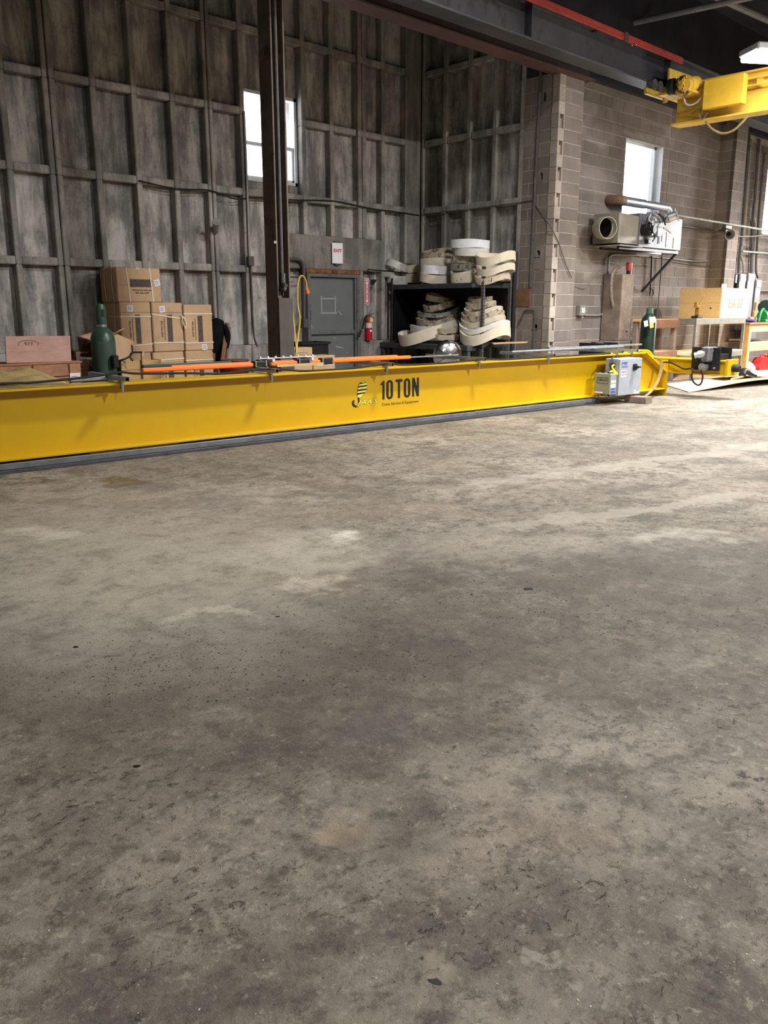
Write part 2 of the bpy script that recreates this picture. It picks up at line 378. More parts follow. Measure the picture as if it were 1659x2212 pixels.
M_wood = mat('pine_lumber', srgb(200, 164, 116), .75, var=.12, scale=4, grain=16, spec=.2)
M_wood_dark = mat('aged_brown_lumber', srgb(126, 92, 72), .8, var=.2, scale=4, grain=16, spec=.2)
M_wood_grey = mat('weathered_lumber', srgb(132, 118, 106), .85, var=.2, scale=5, grain=14, spec=.15)
M_orange = mat('orange_bar_cover', srgb(255, 128, 62), .4, var=.04)
M_khaki = mat('khaki_canvas', srgb(150, 130, 88), .9, var=.2, scale=6, bump=.4, spec=.1)
M_shelf = mat('dark_steel_shelving', srgb(66, 70, 76), .5, var=.2, scale=6, dirt=srgb(40, 40, 42))
M_angle = mat('slotted_angle_steel', srgb(120, 120, 122), .5, .4, var=.2, scale=10)
M_red = mat('red_enamel', srgb(190, 30, 44), .35, var=.06, spec=.5)
M_door = mat('grey_door_paint', srgb(104, 108, 108), .5, var=.06, scale=3, dirt=srgb(122, 124, 122), dirt_lo=.62, dirt_hi=.72, dirt_scale=5)
M_door_frame = mat('grey_frame_paint', srgb(98, 100, 102), .5, var=.15, scale=6, dirt=srgb(66, 64, 62))
M_rust = mat('rusted_steel', srgb(132, 84, 54), .85, var=.35, scale=14, dirt=srgb(52, 44, 40), dirt_lo=.45, dirt_hi=.65, dirt_scale=9)
M_yellow_cord = mat('yellow_cord', srgb(236, 196, 70), .5, var=.06)
M_lime = mat('lime_yellow_web', srgb(244, 230, 60), .6, var=.05)
M_tan_strap = mat('dirty_tan_strap', srgb(128, 112, 72), .8, var=.15, scale=14)
M_heater = mat('heater_sheet_metal', srgb(100, 100, 109), .5, .0, var=.08, scale=4)
M_heater_dull = mat('dull_heater_sheet', srgb(132, 126, 116), .6, .0, var=.12, scale=4)
M_alu = mat('aluminium_duct', srgb(190, 192, 198), .4, .8, var=.1, scale=14)
M_frame_white = mat('white_window_frame', srgb(216, 220, 222), .5, var=.04)
M_gasred = mat('red_plastic', srgb(226, 44, 46), .35, var=.05)
M_plastic_clear = mat('cloudy_plastic_bag', srgb(210, 200, 205), .35, var=.1)
M_brass = mat('brass', srgb(214, 168, 80), .3, .9, var=.1)
M_blue = mat('blue_print', srgb(62, 80, 160), .5)
M_redprint = mat('red_print', srgb(186, 40, 58), .6)
M_yellow_sticker = mat('yellow_sticker', srgb(240, 236, 40), .5)
M_pale_yellow = mat('pale_yellow_print', srgb(240, 232, 110), .5)
M_motor = mat('motor_housing', srgb(120, 120, 124), .4, .5, var=.3, scale=14)
def glass_mat():
    m = bpy.data.materials.new('window_glass'); m.use_nodes = True; t = m.node_tree; t.nodes.remove(t.nodes['Principled BSDF'])
    tr = t.nodes.new('ShaderNodeBsdfTransparent'); tr.inputs[0].default_value = (.93, .95, .97, 1)
    gl = t.nodes.new('ShaderNodeBsdfGlossy'); gl.inputs['Roughness'].default_value = .08
    mx = t.nodes.new('ShaderNodeMixShader'); mx.inputs[0].default_value = .06
    t.links.new(tr.outputs[0], mx.inputs[1]); t.links.new(gl.outputs[0], mx.inputs[2]); t.links.new(mx.outputs[0], t.nodes['Material Output'].inputs[0]); return m
M_glass = glass_mat()
M_lamp = emit('lamp_lens', (1, .98, .95), 60)

# ================================================================== THE SETTING
struct('floor', MB().box(-8, 30, -14, 12.2, -.12, 0), M_floor)
HZ = 7.2
ceil = struct('ceiling', MB().box(-8, 30, -14, 12.4, HZ, HZ+.15), M_ceil)
for i in range(12):                                                 # ribs of the metal deck
    x = -4+i*2.6
    struct('joist', MB().box(x-.07, x+.07, -14, 8.3, HZ-.3, HZ-.28).box(x-.012, x+.012, -14, 8.3, HZ-.28, HZ-.02).box(x-.07, x+.07, -14, 8.3, HZ-.02, HZ), M_ceil, ceil)
struct('roof_girder', MB().box(-8, 30, 3.9, 4.2, HZ-.75, HZ-.72).box(-8, 30, 4.03, 4.07, HZ-.72, HZ-.32), M_ceil, ceil)
for (pa, pb, zz, rr_) in (((1300, 64), (1640, -10), 6.35, .05), ((1540, -10), (1700, 62), 6.75, .06)):
    struct('lit_roof_bar', MB().cyl(PZ(*pa, zz), PZ(*pb, zz), rr_, 10), mat('lit_roof_grey', srgb(120, 120, 128), .6), ceil)  # lit joist lines drawn as bars, their light put into the pale grey
struct('wall_front', MB().box(-8, 30, -14.2, -14, 0, HZ), M_mortar)
struct('wall_near', MB().box(-8.2, -8, -14, 12.2, 0, HZ), M_mortar)
struct('wall_end', MB().box(30, 30.2, -14, 12.2, 0, HZ), M_mortar)
# ---- back wall: cast concrete in ribbed bays
YF, YP = 11.695, 11.84
WX0, WX1, WZ0, WZ1 = 8.30, 9.42, 3.40, 4.76                         # window opening
wl = struct('wall_left', MB().box(-8, WX0, YP+.012, 12.1, 0, HZ).box(WX1, 13.2, YP+.012, 12.1, 0, HZ)
            .box(WX0, WX1, YP+.012, 12.1, 0, WZ0).box(WX0, WX1, YP+.012, 12.1, WZ1, HZ), M_form)
HB = [1.962, 3.146, 4.342, 5.53, 6.72]; RH = .11
XK = lambda k: 4.567+.614*k
def rib_w(k): return {1: .17, 5: .14}.get(k, .088)
def vr(x, w, z0, z1, nm='vertical_rib'): struct(nm, MB().box(x-w/2, x+w/2, YF, YP+.02, z0, z1, bev=.012), M_rib, wl)
for k in range(-3, 13):
    x, w = XK(k), rib_w(k)
    spans = [(.8, 1.962), (1.962, 3.146), (3.146, 4.342), (4.342, 5.53), (5.53, 6.72)]
    for i, (a, b) in enumerate(spans):
        if k in (8, 9, 10) and i == 0 and k != 10: continue
        if k in (8, 9, 10) and i == 1: a = 2.62
        if k == 7:
            if i == 1: a = 2.62
            if i == 2: b = WZ0
            if i == 3: a = WZ1
        if k == 10 and i == 0: w = .2; x = 10.80
        if w > .12:                                                 # two forms met here: a seam down the middle
            vr(x-w/4-.004, w/2-.008, a, b); vr(x+w/4+.004, w/2-.008, a, b)
        else: vr(x, w, a, b)
for k in range(-3, 12):
    x0, x1 = XK(k)+rib_w(k)/2, XK(k+1)-rib_w(k+1)/2
    for i, z in enumerate(HB):
        if i == 0 and k in (7, 8, 9, 10): continue
        if i == 2 and k in (6, 7): continue
        struct('horizontal_rib', MB().box(x0, x1, YF+.006, YP+.02, z, z+RH, bev=.012), M_rib, wl)
    if k not in (8, 9): struct('base_curb', MB().box(x0-.04, x1+.04, YF-.03, YP+.02, 0, .80, bev=.015), M_rib, wl)
    cells = [(.80, HB[0]), (HB[0]+RH, HB[1]), (HB[1]+RH, HB[2]), (HB[2]+RH, HB[3]), (HB[3]+RH, HB[4])]
    for i, (a, b) in enumerate(cells):
        if i == 0 and k in (8, 9): continue
        if i == 1 and k in (7, 8, 9, 10): a = 2.62
        if i == 2 and k in (6, 7): b = WZ0
        if i == 3 and k in (6, 7): a = WZ1
        struct('panel', MB().box(x0, x1, YP-.004+random.uniform(-.008, .008), YP+.03, a, b, bev=.006), M_form, wl)
struct('lintel', MB().box(XK(7)-.04, XK(11)-.05, YF-.004, YP+.02, 2.055, 2.62, bev=.01), M_lintel, wl)
struct('corner_pilaster', MB().box(XK(12), 12.30, YF-.004, YP+.02, 0, HB[4], bev=.01), M_lintel, wl)
struct('door_pier', MB().box(10.70, 10.80, YF-.004, YP+.02, 0, 2.055, bev=.01), M_lintel, wl)
# ---- window in the back wall
wn = struct('window_1', MB().box(WX0, WX0+.05, YP-.02, YP+.1, WZ0, WZ1).box(WX1-.05, WX1, YP-.02, YP+.1, WZ0, WZ1)
            .box(WX0, WX1, YP-.02, YP+.1, WZ0, WZ0+.05).box(WX0, WX1, YP-.02, YP+.1, WZ1-.05, WZ1), M_frame_white)
struct('sash_rail', MB().box(WX0+.05, WX1-.05, YP+.01, YP+.07, 3.945, 4.005, bev=.008), M_frame_white, wn)
struct('lower_sash', MB().box(WX0+.05, WX0+.085, YP+.02, YP+.06, WZ0+.05, 3.945).box(WX1-.085, WX1-.05, YP+.02, YP+.06, WZ0+.05, 3.945).box(WX0+.05, WX1-.05, YP+.02, YP+.06, WZ0+.05, WZ0+.085), M_frame_white, wn)
struct('mullion', MB().box(8.835, 8.885, YP+.01, YP+.07, WZ0+.05, WZ1-.05, bev=.006), M_frame_white, wn)
for (a, b) in ((WX0+.05, 8.835), (8.885, WX1-.05)):
    struct('pane', MB().box(a, b, YP+.045, YP+.05, 4.005, WZ1-.05), M_glass, wn)
    struct('pane', MB().box(a, b, YP+.045, YP+.05, WZ0+.085, 3.945), M_glass, wn)
# ---- return wall of the bay
XF, XP = 12.287, 12.475
wb = struct('wall_bay', MB().box(XP+.012, 12.7, 9.28, 12.0, 0, HZ), M_form)
RY = [11.64, 11.085, 10.505, 9.915, 9.325]
for j, y in enumerate(RY):
    for a, b in [(.0, 1.962), (1.962, 3.146), (3.146, 4.342), (4.342, 5.53), (5.53, 6.72)]:
        w = .06 if j == 0 else .095
        struct('vertical_rib', MB().box(XF, XP+.02, y-w/2, y+w/2, a, b, bev=.012), M_rib, wb)
for j in range(4):
    y1, y0 = RY[j]-.0475, RY[j+1]+.0475
    for z in HB: struct('horizontal_rib', MB().box(XF+.006, XP+.02, y0, y1, z, z+RH, bev=.012), M_rib, wb)
    for a, b in [(0, HB[0]), (HB[0]+RH, HB[1]), (HB[1]+RH, HB[2]), (HB[2]+RH, HB[3]), (HB[3]+RH, HB[4])]:
        struct('panel', MB().box(XP-.004+random.uniform(-.008, .008), XP+.03, y0, y1, a, b, bev=.006), M_form, wb)
# ---- block walls
COURSE, BL = .2032, .4064
_bm = {}
def block_mesh(w, h):
    key = (round(w, 3), round(h, 3))
    if key not in _bm:
        me = mesh_from('block', MB().box(0, w, 0, .085, 0, h, bev=.004), 30); me.materials.append(M_block); _bm[key] = me
    return _bm[key]
def block_run(parent, ox, oy, rz, length, z0, z1, holes=(), phase=0.0, skip=()):
    n = int(round((z1-z0)/COURSE)); c, s = math.cos(rz), math.sin(rz)
    for i in range(n):
        za = z0+i*COURSE; zb = za+COURSE-.010
        segs = [(0, length)]
        for (h0, h1, hz0, hz1) in holes:
            if za < hz1-.03 and zb > hz0+.03:
                segs = [q for (a, b) in segs for q in ((a, min(b, h0)), (max(a, h1), b)) if q[1]-q[0] > .02]
        off = phase+(BL/2 if i % 2 else 0)
        for (a, b) in segs:
            t = a
            while t < b-.015:
                nx = off+math.ceil((t-off+.02)/BL)*BL; e = min(nx, b)
                if e-t > .03 and (i, round(t, 1)) not in skip:
                    inst('block', block_mesh(e-t-.005, zb-za), parent, (ox+c*t, oy+s*t, za), (0, 0, rz))
                t = e
YH, YPR, YP2 = 8.86, 8.60, 8.50
p2a = PY(1583, 400, YP2).x; p2b = PY(1606, 400, YP2).x             # second pier
JX = 16.52                                                          # control joint
V2 = (14.86, 16.27, 3.05, 4.50)                                     # window opening in the block wall
V3 = (21.30, 23.2, 3.15, 5.0)
wr = struct('wall_right', MB().box(12.98, V2[0], YH+.004, YH+.2, 0, 5.3).box(V2[1], JX-.006, YH+.004, YH+.2, 0, 5.3).box(V2[0], V2[1], YH+.004, YH+.2, 0, V2[2]).box(V2[0], V2[1], YH+.004, YH+.2, V2[3], 5.3), M_mortar)
block_run(wr, 12.99, YH, 0, JX-.02-12.99, .008, 5.2, [(V2[0]-12.99, V2[1]-12.99, V2[2], V2[3])], .1)
wf = struct('wall_far', MB().box(JX+.012, p2b, YH+.004, YH+.2, 0, 5.3), M_mortar)
block_run(wf, JX+.02, YH, 0, p2b-JX-.02, .008, 5.2, [], .17)
w2 = struct('wall_pier', MB().box(p2a+.005, p2b-.005, YP2+.004, YH+.1, 0, 5.3), M_mortar)
block_run(w2, p2a, YP2, 0, p2b-p2a, .008, 5.2, [], .0)
block_run(w2, p2a, YH, R(-90), YH-YP2, .008, 5.2, [], .36)
w3 = struct('wall_window', MB().box(p2b-.1, V3[0], YH+.004, YH+.2, 0, 5.3).box(V3[1], 30, YH+.004, YH+.2, 0, 5.3).box(V3[0], V3[1], YH+.004, YH+.2, 0, V3[2]).box(V3[0], V3[1], YH+.004, YH+.2, V3[3], 5.3), M_mortar)
block_run(w3, p2b-.05, YH, 0, 3.2, .008, 5.0, [(V3[0]-p2b+.05, V3[1]-p2b+.05, V3[2], V3[3])], .2)
def big_window(name, v, nl):
    x0, x1, z0, z1 = v; y = YH+.15
    f = struct(name, MB().box(x0, x0+.06, y, y+.08, z0, z1).box(x1-.06, x1, y, y+.08, z0, z1).box(x0, x1, y, y+.08, z0, z0+.06).box(x0, x1, y, y+.08, z1-.06, z1), M_frame_white)
    for i in range(nl):
        a = x0+.06+(x1-x0-.12)*i/nl; b = x0+.06+(x1-x0-.12)*(i+1)/nl
        if i: struct('mullion', MB().box(a-.02, a+.02, y+.01, y+.07, z0+.06, z1-.06), M_frame_white, f)
        struct('pane', MB().box(a+.02*(i > 0), b-.02*(i < nl-1), y+.04, y+.045, z0+.06, z1-.06), M_glass, f)
    struct('reveal', MB().box(x0, x0+.008, YH, y, z0, z1).box(x1-.008, x1, YH, y, z0, z1).box(x0, x1, YH, y, z1-.008, z1).box(x0, x1, YH-.02, y, z0-.02, z0), M_frame_white, f)
big_window('window_2', V2, 1); big_window('window_3', V3, 2)
# ---- corner pier with a keyed jamb
PXA, PXB, PYB = 12.287, 13.0, 9.28
holes_px = [(1173, 213, 1177, 30), (1166, 386, 0, 0), (1160, 553, 0, 0), (1154, 712, 0, 0)]
hs = []
for (px, py, *_r) in holes_px:
    q = PX(px, py, PXA); hs.append((PYB-q.y, q.z))
JW = .17
mp = MB()
wc_z = 0.008
ncs = int(5.1/COURSE)
for i in range(ncs):
    za, zb = wc_z+i*COURSE-.006, wc_z+(i+1)*COURSE-.006
    cuts = sorted([(s-.07, s+.07) for s, z in hs if za-.05 < z < zb+.05])
    y = PYB
    for s0, s1 in cuts:
        mp.box(PXA+.004, PXB, PYB-s0, y, za, zb); y = PYB-s1
    mp.box(PXA+.004, PXA+JW+.02, YPR+.14, y, za, zb); mp.box(PXA+JW+.02, PXB, YPR+.004, y, za, zb)
mp.box(PXA+.004, PXB, YPR+.004, PYB, 5.07, 5.1)
mp.box(PXA+.2, PXB, YPR+.14, PYB, 0, 5.07)
wc = struct('wall_corner', mp, M_mortar)
def block_hole(w, h, hx, hz):                                       # block with a knocked-through face
    xl, xr, zl, zr = hx-.062, hx+.062, hz-.095, hz+.1
    xl = max(xl, .015); xr = min(xr, w-.015); zl = max(zl, .012); zr = min(zr, h-.012)
    outer = [(0, 0), (w/2, 0), (w, 0), (w, h/2), (w, h), (w/2, h), (0, h), (0, h/2)]
    cx, cz = (xl+xr)/2, (zl+zr)/2
    inner = [(xl+.012, zl+.01), (cx, zl), (xr-.006, zl+.016), (xr, cz+.01), (xr-.016, zr), (cx+.004, zr-.01), (xl+.005, zr-.004), (xl, cz-.02)]
    vs = [(x, 0, z) for x, z in outer]+[(x, 0, z) for x, z in inner]+[(x, .085, z) for x, z in inner]+[(x, .085, z) for x, z in outer]
    fs = []
    for k in range(8):
        j = (k+1) % 8
        fs += [(k, j, 8+j, 8+k), (8+k, 8+j, 16+j, 16+k), (k, 24+k, 24+j, j)]
    return MB().add(vs, fs)
L = PYB-YPR-.13
for i in range(ncs):
    za = wc_z+i*COURSE; h = COURSE-.010
    cuts = [0, L-.4064, L] if i % 2 == 0 else [0, L-.2032, L]
    if cuts[1] < .05: cuts = [0, L]
    for a, b in zip(cuts[:-1], cuts[1:]):
        hit = [(s, z) for s, z in hs if a < s < b and za-.004 < z < za+COURSE-.004]
        M = Matrix.Translation((PXA, PYB-a, za)) @ Matrix.Rotation(R(-90), 4, 'Z')
        if hit:
            s, z = hit[0]
            mb = block_hole(b-a-.010, h, s-a, z-za); mb.v = [tuple(M @ Vector(p)) for p in mb.v]
            struct('broken_block', mb, M_block, wc)
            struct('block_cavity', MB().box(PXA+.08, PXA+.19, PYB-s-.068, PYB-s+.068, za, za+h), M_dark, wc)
        else: inst('block', block_mesh(b-a-.010, h), wc, M.translation, (0, 0, R(-90)))
JW = .17
block_run(wc, PXA+JW+.01, YPR, 0, PXB-PXA-JW-.01, wc_z, wc_z+ncs*COURSE, [], .0)
for i in range(ncs):                                                # jamb units, every second one with a slot and a shallow pocket
    za = wc_z+i*COURSE; zb = za+COURSE-.004
    if za > 4.45 or i % 2 == 0:
        struct('jamb_block', MB().box(PXA-.004, PXA+JW, YPR-.012, YPR+.13, za, zb, bev=.006), M_jamb, wc)
    else:
        struct('jamb_block', MB().box(PXA-.004, PXA+.04, YPR-.012, YPR+.13, za, zb).box(PXA+JW-.03, PXA+JW, YPR-.012, YPR+.13, za, zb)
               .box(PXA+.04, PXA+JW-.03, YPR+.022, YPR+.13, za, zb-.055).box(PXA+.04, PXA+JW-.03, YPR+.115, YPR+.13, zb-.055, zb), M_jamb, wc)

# ---- door
dx0, dx1, dzt = 9.465, 10.70, 1.985
dr = struct('door_1', MB().box(dx0+.07, dx1-.07, YF+.05, YF+.095, .01, 1.93, bev=.004), M_door)
struct('door_frame', MB().box(dx0, dx0+.07, YF-.02, YP+.02, 0, dzt).box(dx1-.07, dx1, YF-.02, YP+.02, 0, dzt).box(dx0+.07, dx1-.07, YF-.02, YP+.02, 1.93, dzt), M_door_frame, dr)
struct('rotten_lintel_plate', MB().box(dx0-.03, dx1+.02, YF-.03, YP, dzt, dzt+.07, bev=.012), M_rust, dr)
struct('door_stop_strip', MB().box(dx1-.11, dx1-.07, YF+.0, YF+.05, 0, 1.93), M_door_frame, dr)
a = PY(667, 718, YF+.04); b = PY(764, 724, YF+.04)
struct('push_bar', MB().box(a.x, b.x, YF-.005, YF+.05, a.z-.045, a.z+.02, bev=.012), M_door_frame, dr)
a = PY(668, 681, YF+.02)
struct('door_handle', MB().tube([a+Vector((0, .03, .09)), a+Vector((0, -.03, .08)), a+Vector((0, -.03, -.08)), a+Vector((0, .03, -.09))], .014, 8), M_black, dr)
ta, tb = PY(693, 643, YF+.045), PY(726, 678, YF+.045)
tp = MB(); w = .03
tp.box(ta.x-.01, tb.x+.01, YF+.046, YF+.05, ta.z-w, ta.z).box(ta.x-.01, tb.x+.02, YF+.046, YF+.05, tb.z, tb.z+w)
tp.box(ta.x, ta.x+w, YF+.0462, YF+.0498, tb.z, ta.z+.03).box(tb.x-w, tb.x, YF+.0462, YF+.0498, tb.z, ta.z+.03)
struct('tape_square', tp, mat('grey_duct_tape', srgb(146, 148, 148), .6, var=.08), dr)
dk = MB()                                                           # pale scrapes and a scuffed loop on the leaf
for (x0, y0, x1, y1, tw) in [(742, 752, 726, 748, .012), (731, 672, 738, 680, .012), (746, 760, 752, 763, .006), (666, 707, 674, 703, .02)]:
    p, q = PY(x0, y0, YF+.05), PY(x1, y1, YF+.05); t = (q-p).normalized(); nn = Vector((-t.z, 0, t.x))*tw
    dk.quad(p-nn*.4, q-nn, q+nn, p+nn*.4, .002)
struct('scrape', dk, mat('scraped_primer', srgb(158, 160, 156), .7), dr)

# ================================================================== BUILDING STEEL
cy0 = 8.60; cx0, cx1 = PY(599, 600, cy0).x, PY(627, 600, cy0).x; cy1 = PX(574, 600, cx0).y
col = thing('steel_column', 'tall brown steel column in front of the two-light window', 'column', ((cx0+cx1)/2, (cy0+cy1)/2, 0))
CT = 5.06
part('flange', MB().box(cx0, cx0+.022, cy0, cy1, 0, CT, bev=.003), M_steel_brown, col, True)
part('flange', MB().box(cx1-.022, cx1, cy0, cy1, 0, CT, bev=.003), M_steel_brown, col, True)
part('web', MB().box(cx0+.022, cx1-.022, (cy0+cy1)/2-.01, (cy0+cy1)/2+.01, 0, CT), M_steel_brown, col, True)
part('stiffener_channel', MB().box(cx0+.05, cx0+.056, cy0+.01, cy0+.07, 1.55, CT).box(cx0+.05, cx0+.10, cy0+.065, cy0+.075, 1.55, CT).box(cx0+.094, cx0+.10, cy0+.01, cy0+.07, 1.55, CT), M_steel_brown, col, True)
part('cover_plate', MB().box(cx0-.01, cx1+.012, cy0-.03, cy0-.018, 0, 1.52, bev=.003), mat('grey_brown_plate', srgb(74, 69, 64), .65, var=.15), col, True)
part('base_plate', MB().box(cx0-.08, cx1+.08, cy0-.08, cy1+.08, 0, .025, bev=.004), M_steel_brown, col, True)
q = PY(611, 612, 8.56)
part('riser_pipe', MB().cyl((q.x+.02, 8.60, q.z+.1), (q.x+.02, 8.60, CT), .022, 10), M_conduit_dark, col, True)
part('hose_bibb', MB().cyl((q.x+.02, 8.585, q.z-.05), (q.x+.02, 8.585, q.z+.12), .032, 10).cyl((q.x+.02, 8.6, q.z), (q.x-.02, 8.47, q.z-.03), .026, 10).ball((q.x+.02, 8.585, q.z-.06), .045, 10, 6), M_conduit_dark, col, True)
part('flake', MB().box(q.x-.09, q.x-.05, 8.595, 8.602, q.z+.47, q.z+.50), M_conduit, col, True)
def ibeam(mb, x0, x1, yc, w, z0, z1, tf=.025, tw=.014):
    return mb
sh = thing('steel_header', 'dark red steel header beam over the bay, resting on the block pier', 'beam', (3, 8.6, 5.07))
part('bottom_flange', MB().box(-8, 13.1, 8.45, 8.75, 5.07, 5.10, bev=.003), M_steel_red, sh, True)
part('web', MB().box(-8, 13.1, 8.59, 8.61, 5.10, 5.52), M_steel_red, sh, True)
part('top_flange', MB().box(-8, 13.1, 8.45, 8.75, 5.52, 5.55, bev=.003), M_steel_red, sh, True)
struct('wall_light_block', MB().box(-8, 13.05, 8.56, 8.64, 5.56, HZ), M_ceil)  # added wall that keeps lamp light off the top of the bay
struct('wall_upper', MB().box(12.98, 30, 8.76, 9.02, 5.22, HZ).box(12.3, 13.0, 8.78, 9.4, 5.11, HZ), M_ceil)
rg = thing('runway_girder', 'dark grey crane runway girder carrying the red conductor rail', 'beam', (6, 7.95, 5.03))
part('bottom_flange', MB().box(-7.9, 28, 7.80, 8.10, 5.03, 5.06, bev=.003), M_steel_dark, rg, True)
part('web', MB().box(-7.9, 28, 7.94, 7.96, 5.06, 5.56), M_steel_dark, rg, True)
part('top_flange', MB().box(-7.9, 28, 7.80, 8.10, 5.56, 5.59, bev=.003), M_steel_dark, rg, True)
for x in (10.45, 14.4): part('web_stiffener', MB().box(x-.008, x+.008, 7.82, 7.94, 5.06, 5.56), M_steel_dark, rg, True)
# red conductor rail along the girder
ry, rz0 = 7.70, 5.44
cr = thing('conductor_rail', 'long red crane power rail running along the dark girder', 'rail', (8, ry, rz0))
xj = PY(1350, 80, ry).x
for a, b in ((-6, xj-.02), (xj+.03, 14.55)):
    for dz in (0, .05):
        part('rail_cover', MB().box(a, b, ry-.022, ry+.022, rz0+dz, rz0+dz+.049, bev=.004), M_red_rail, cr, True)
part('joint_clamp', MB().box(xj-.05, xj+.06, ry-.035, ry+.035, rz0-.01, rz0+.12, bev=.006), M_steel_red, cr, True)
for i in range(9): part('hanger', MB().box(-4+i*2.3, -3.97+i*2.3, ry-.01, 7.94, rz0+.05, rz0+.075), M_steel_dark, cr, True)
for (px, py) in ((1365, 98), (1374, 96), (1384, 93), (1393, 90)):
    q = PY(px, py, ry-.03); part('bolt', MB().ball(q, .012, 8, 5), M_brass, cr, True)  # brass colour stands in for lit glints on the bolts

# ================================================================== THE LONG YELLOW BRIDGE GIRDER ON THE FLOOR
def bthing(name, label, cat, u=0, v=0, z=0, group=None):            # a thing set out in the girder's own axes
    p = BM @ Vector((u, v, z)); return thing(name, label, cat, p, BA, group)
def bpart(name, mb, mat, parent, smooth=35):                        # verts given in girder axes (u, v, z)
    Mi = world_m(parent).inverted() @ BM; mb.v = [tuple(Mi @ Vector(p)) for p in mb.v]
    return part(name, mb, mat, parent, False, smooth)
FZ0, FZ1, FW = .105, .72, .28
UE0, UE1 = 9.73, 10.38
bg_ = bthing('bridge_girder', 'long yellow crane bridge girder lettered 10 TON lying along the floor', 'girder')
TFr = MB()
bpart('top_flange', MB().box(-3, UE0, 0, FW, FZ1-.02, FZ1, bev=.003), M_yellow, bg_)
bpart('bottom_flange', MB().box(-3, UE1, 0, FW, FZ0, FZ0+.02, bev=.003), M_yellow, bg_)
wb_ = MB().add([(-3, .13, FZ0+.02), (UE1-.01, .13, FZ0+.02), (UE1-.01, .13, .36), (UE0, .13, FZ1-.02), (-3, .13, FZ1-.02)]+[(-3, .15, FZ0+.02), (UE1-.01, .15, FZ0+.02), (UE1-.01, .15, .36), (UE0, .15, FZ1-.02), (-3, .15, FZ1-.02)],
               [(4, 3, 2, 1, 0), (5, 6, 7, 8, 9), (0, 1, 6, 5), (1, 2, 7, 6), (2, 3, 8, 7), (3, 4, 9, 8), (4, 0, 5, 9)])
bpart('web', wb_, M_yellow, bg_)
bpart('sloping_end_flange', MB().quad((UE0, 0, FZ1), (UE0, FW, FZ1), (UE1, FW, .375), (UE1, 0, .375), -.02), M_yellow, bg_)
bpart('end_plate', MB().box(UE1-.012, UE1+.008, -.01, FW+.01, .0, .372, bev=.003), M_yellow, bg_)
wv = .1292
def fit_text(name, body, p0, p1, mat, parent, v, bold=0, shear=0, vertical=False, world=None):
    """lettering stretched to the box u0..u1, z0..z1 on plane v of the girder"""
    o = text(name, body, 1.0, mat, parent, Matrix(), 1, bold, .0008, 'LEFT', shear); me = o.data
    xs = [q.co.x for q in me.vertices]; ys = [q.co.y for q in me.vertices]
    sx = (p1[0]-p0[0])/(max(xs)-min(xs)); sy = (p1[1]-p0[1])/(max(ys)-min(ys)); x0, y0 = min(xs), min(ys)
    me.transform(Matrix.Translation((p0[0], p0[1], 0)) @ Matrix.Diagonal((sx, sy, 1, 1)) @ Matrix.Translation((-x0, -y0, 0)))
    if world is None:
        me.transform(world_m(parent).inverted() @ BM @ frame((0, v, 0), (1, 0, 0), (0, 0, 1)))
    else: me.transform(world_m(parent).inverted() @ world)
    return o
def LP(x, y): q = PV(740+x/8.295, 800+y/8.295, wv); return (q.x, q.z)
def oval(x0, x1, y0, y1, e, n=7):                                  # tall rounded outline, corner radius e (emblem pixels)
    out = []
    for cx, cy, a0 in ((x1-e, y0+e*1.25, -90), (x1-e, y1-e*1.25, 0), (x0+e, y1-e*1.25, 90), (x0+e, y0+e*1.25, 180)):
        out += [(cx+e*math.cos(R(a0+90*i/n)), cy+e*1.25*math.sin(R(a0+90*i/n))) for i in range(n+1)]
    return out
def sk(x, y): return (x, y-(x-690)*.073)                            # follow the lettering's baseline
def letter(nm, pts, holes=None):
    t = .0008; M = frame((0, wv, 0), (1, 0, 0), (0, 0, 1)); q = [LP(*sk(x, y)) for x, y in pts]
    if holes is None: mb = MB().prism(q, t)
    else:
        h = [LP(*sk(x, y)) for x, y in holes]; n = len(q)
        mb = MB().add([(x, y, z) for z in (0, t) for x, y in q+h],
            [f for k in range(n) for j in [(k+1) % n] for f in ((k, n+k, n+j, j), (2*n+k, 2*n+j, 3*n+j, 3*n+k), (k, j, 2*n+j, 2*n+k), (n+k, 3*n+k, 3*n+j, n+j))])
    mb.v = [tuple(M @ Vector(p)) for p in mb.v]; bpart(nm, mb, M_ink, bg_)
letter('numeral_one', [(713, 525), (752, 525), (752, 190), (718, 190), (706, 222), (678, 240), (678, 272), (713, 262)])
letter('numeral_zero', oval(783, 903, 186, 528, 58), oval(826, 860, 226, 488, 17))
letter('letter_t', [(990, 520), (1030, 520), (1030, 232), (1072, 232), (1072, 182), (950, 182), (950, 232), (990, 232)])
letter('letter_o', oval(1096, 1214, 178, 520, 57), oval(1139, 1171, 218, 480, 16))
letter('letter_n', [(1245, 512), (1282, 512), (1282, 330), (1326, 512), (1368, 512), (1368, 178), (1331, 178), (1331, 330), (1290, 178), (1245, 178)])
a, b = LP(703, 648), LP(1362, 575); fit_text('trade_lettering', 'Crane Service & Equipment', (a[0], LP(703, 652)[1]), (b[0], LP(703, 588)[1]), M_ink, bg_, wv, 0)
def lprism(pts, t, v):
    q = [LP(x, y) for x, y in pts]; M = frame((0, v, 0), (1, 0, 0), (0, 0, 1))
    mb = MB().prism(q, t); mb.v = [tuple(M @ Vector(p)) for p in mb.v]; return mb
body = [(300, 232), (345, 207), (385, 190), (412, 203), (432, 245), (440, 290), (435, 340), (400, 400), (345, 470), (312, 500), (275, 485), (255, 442), (262, 380), (270, 310), (280, 262)]
bpart('hook_block_emblem', lprism(body, .0006, wv), M_ink, bg_)
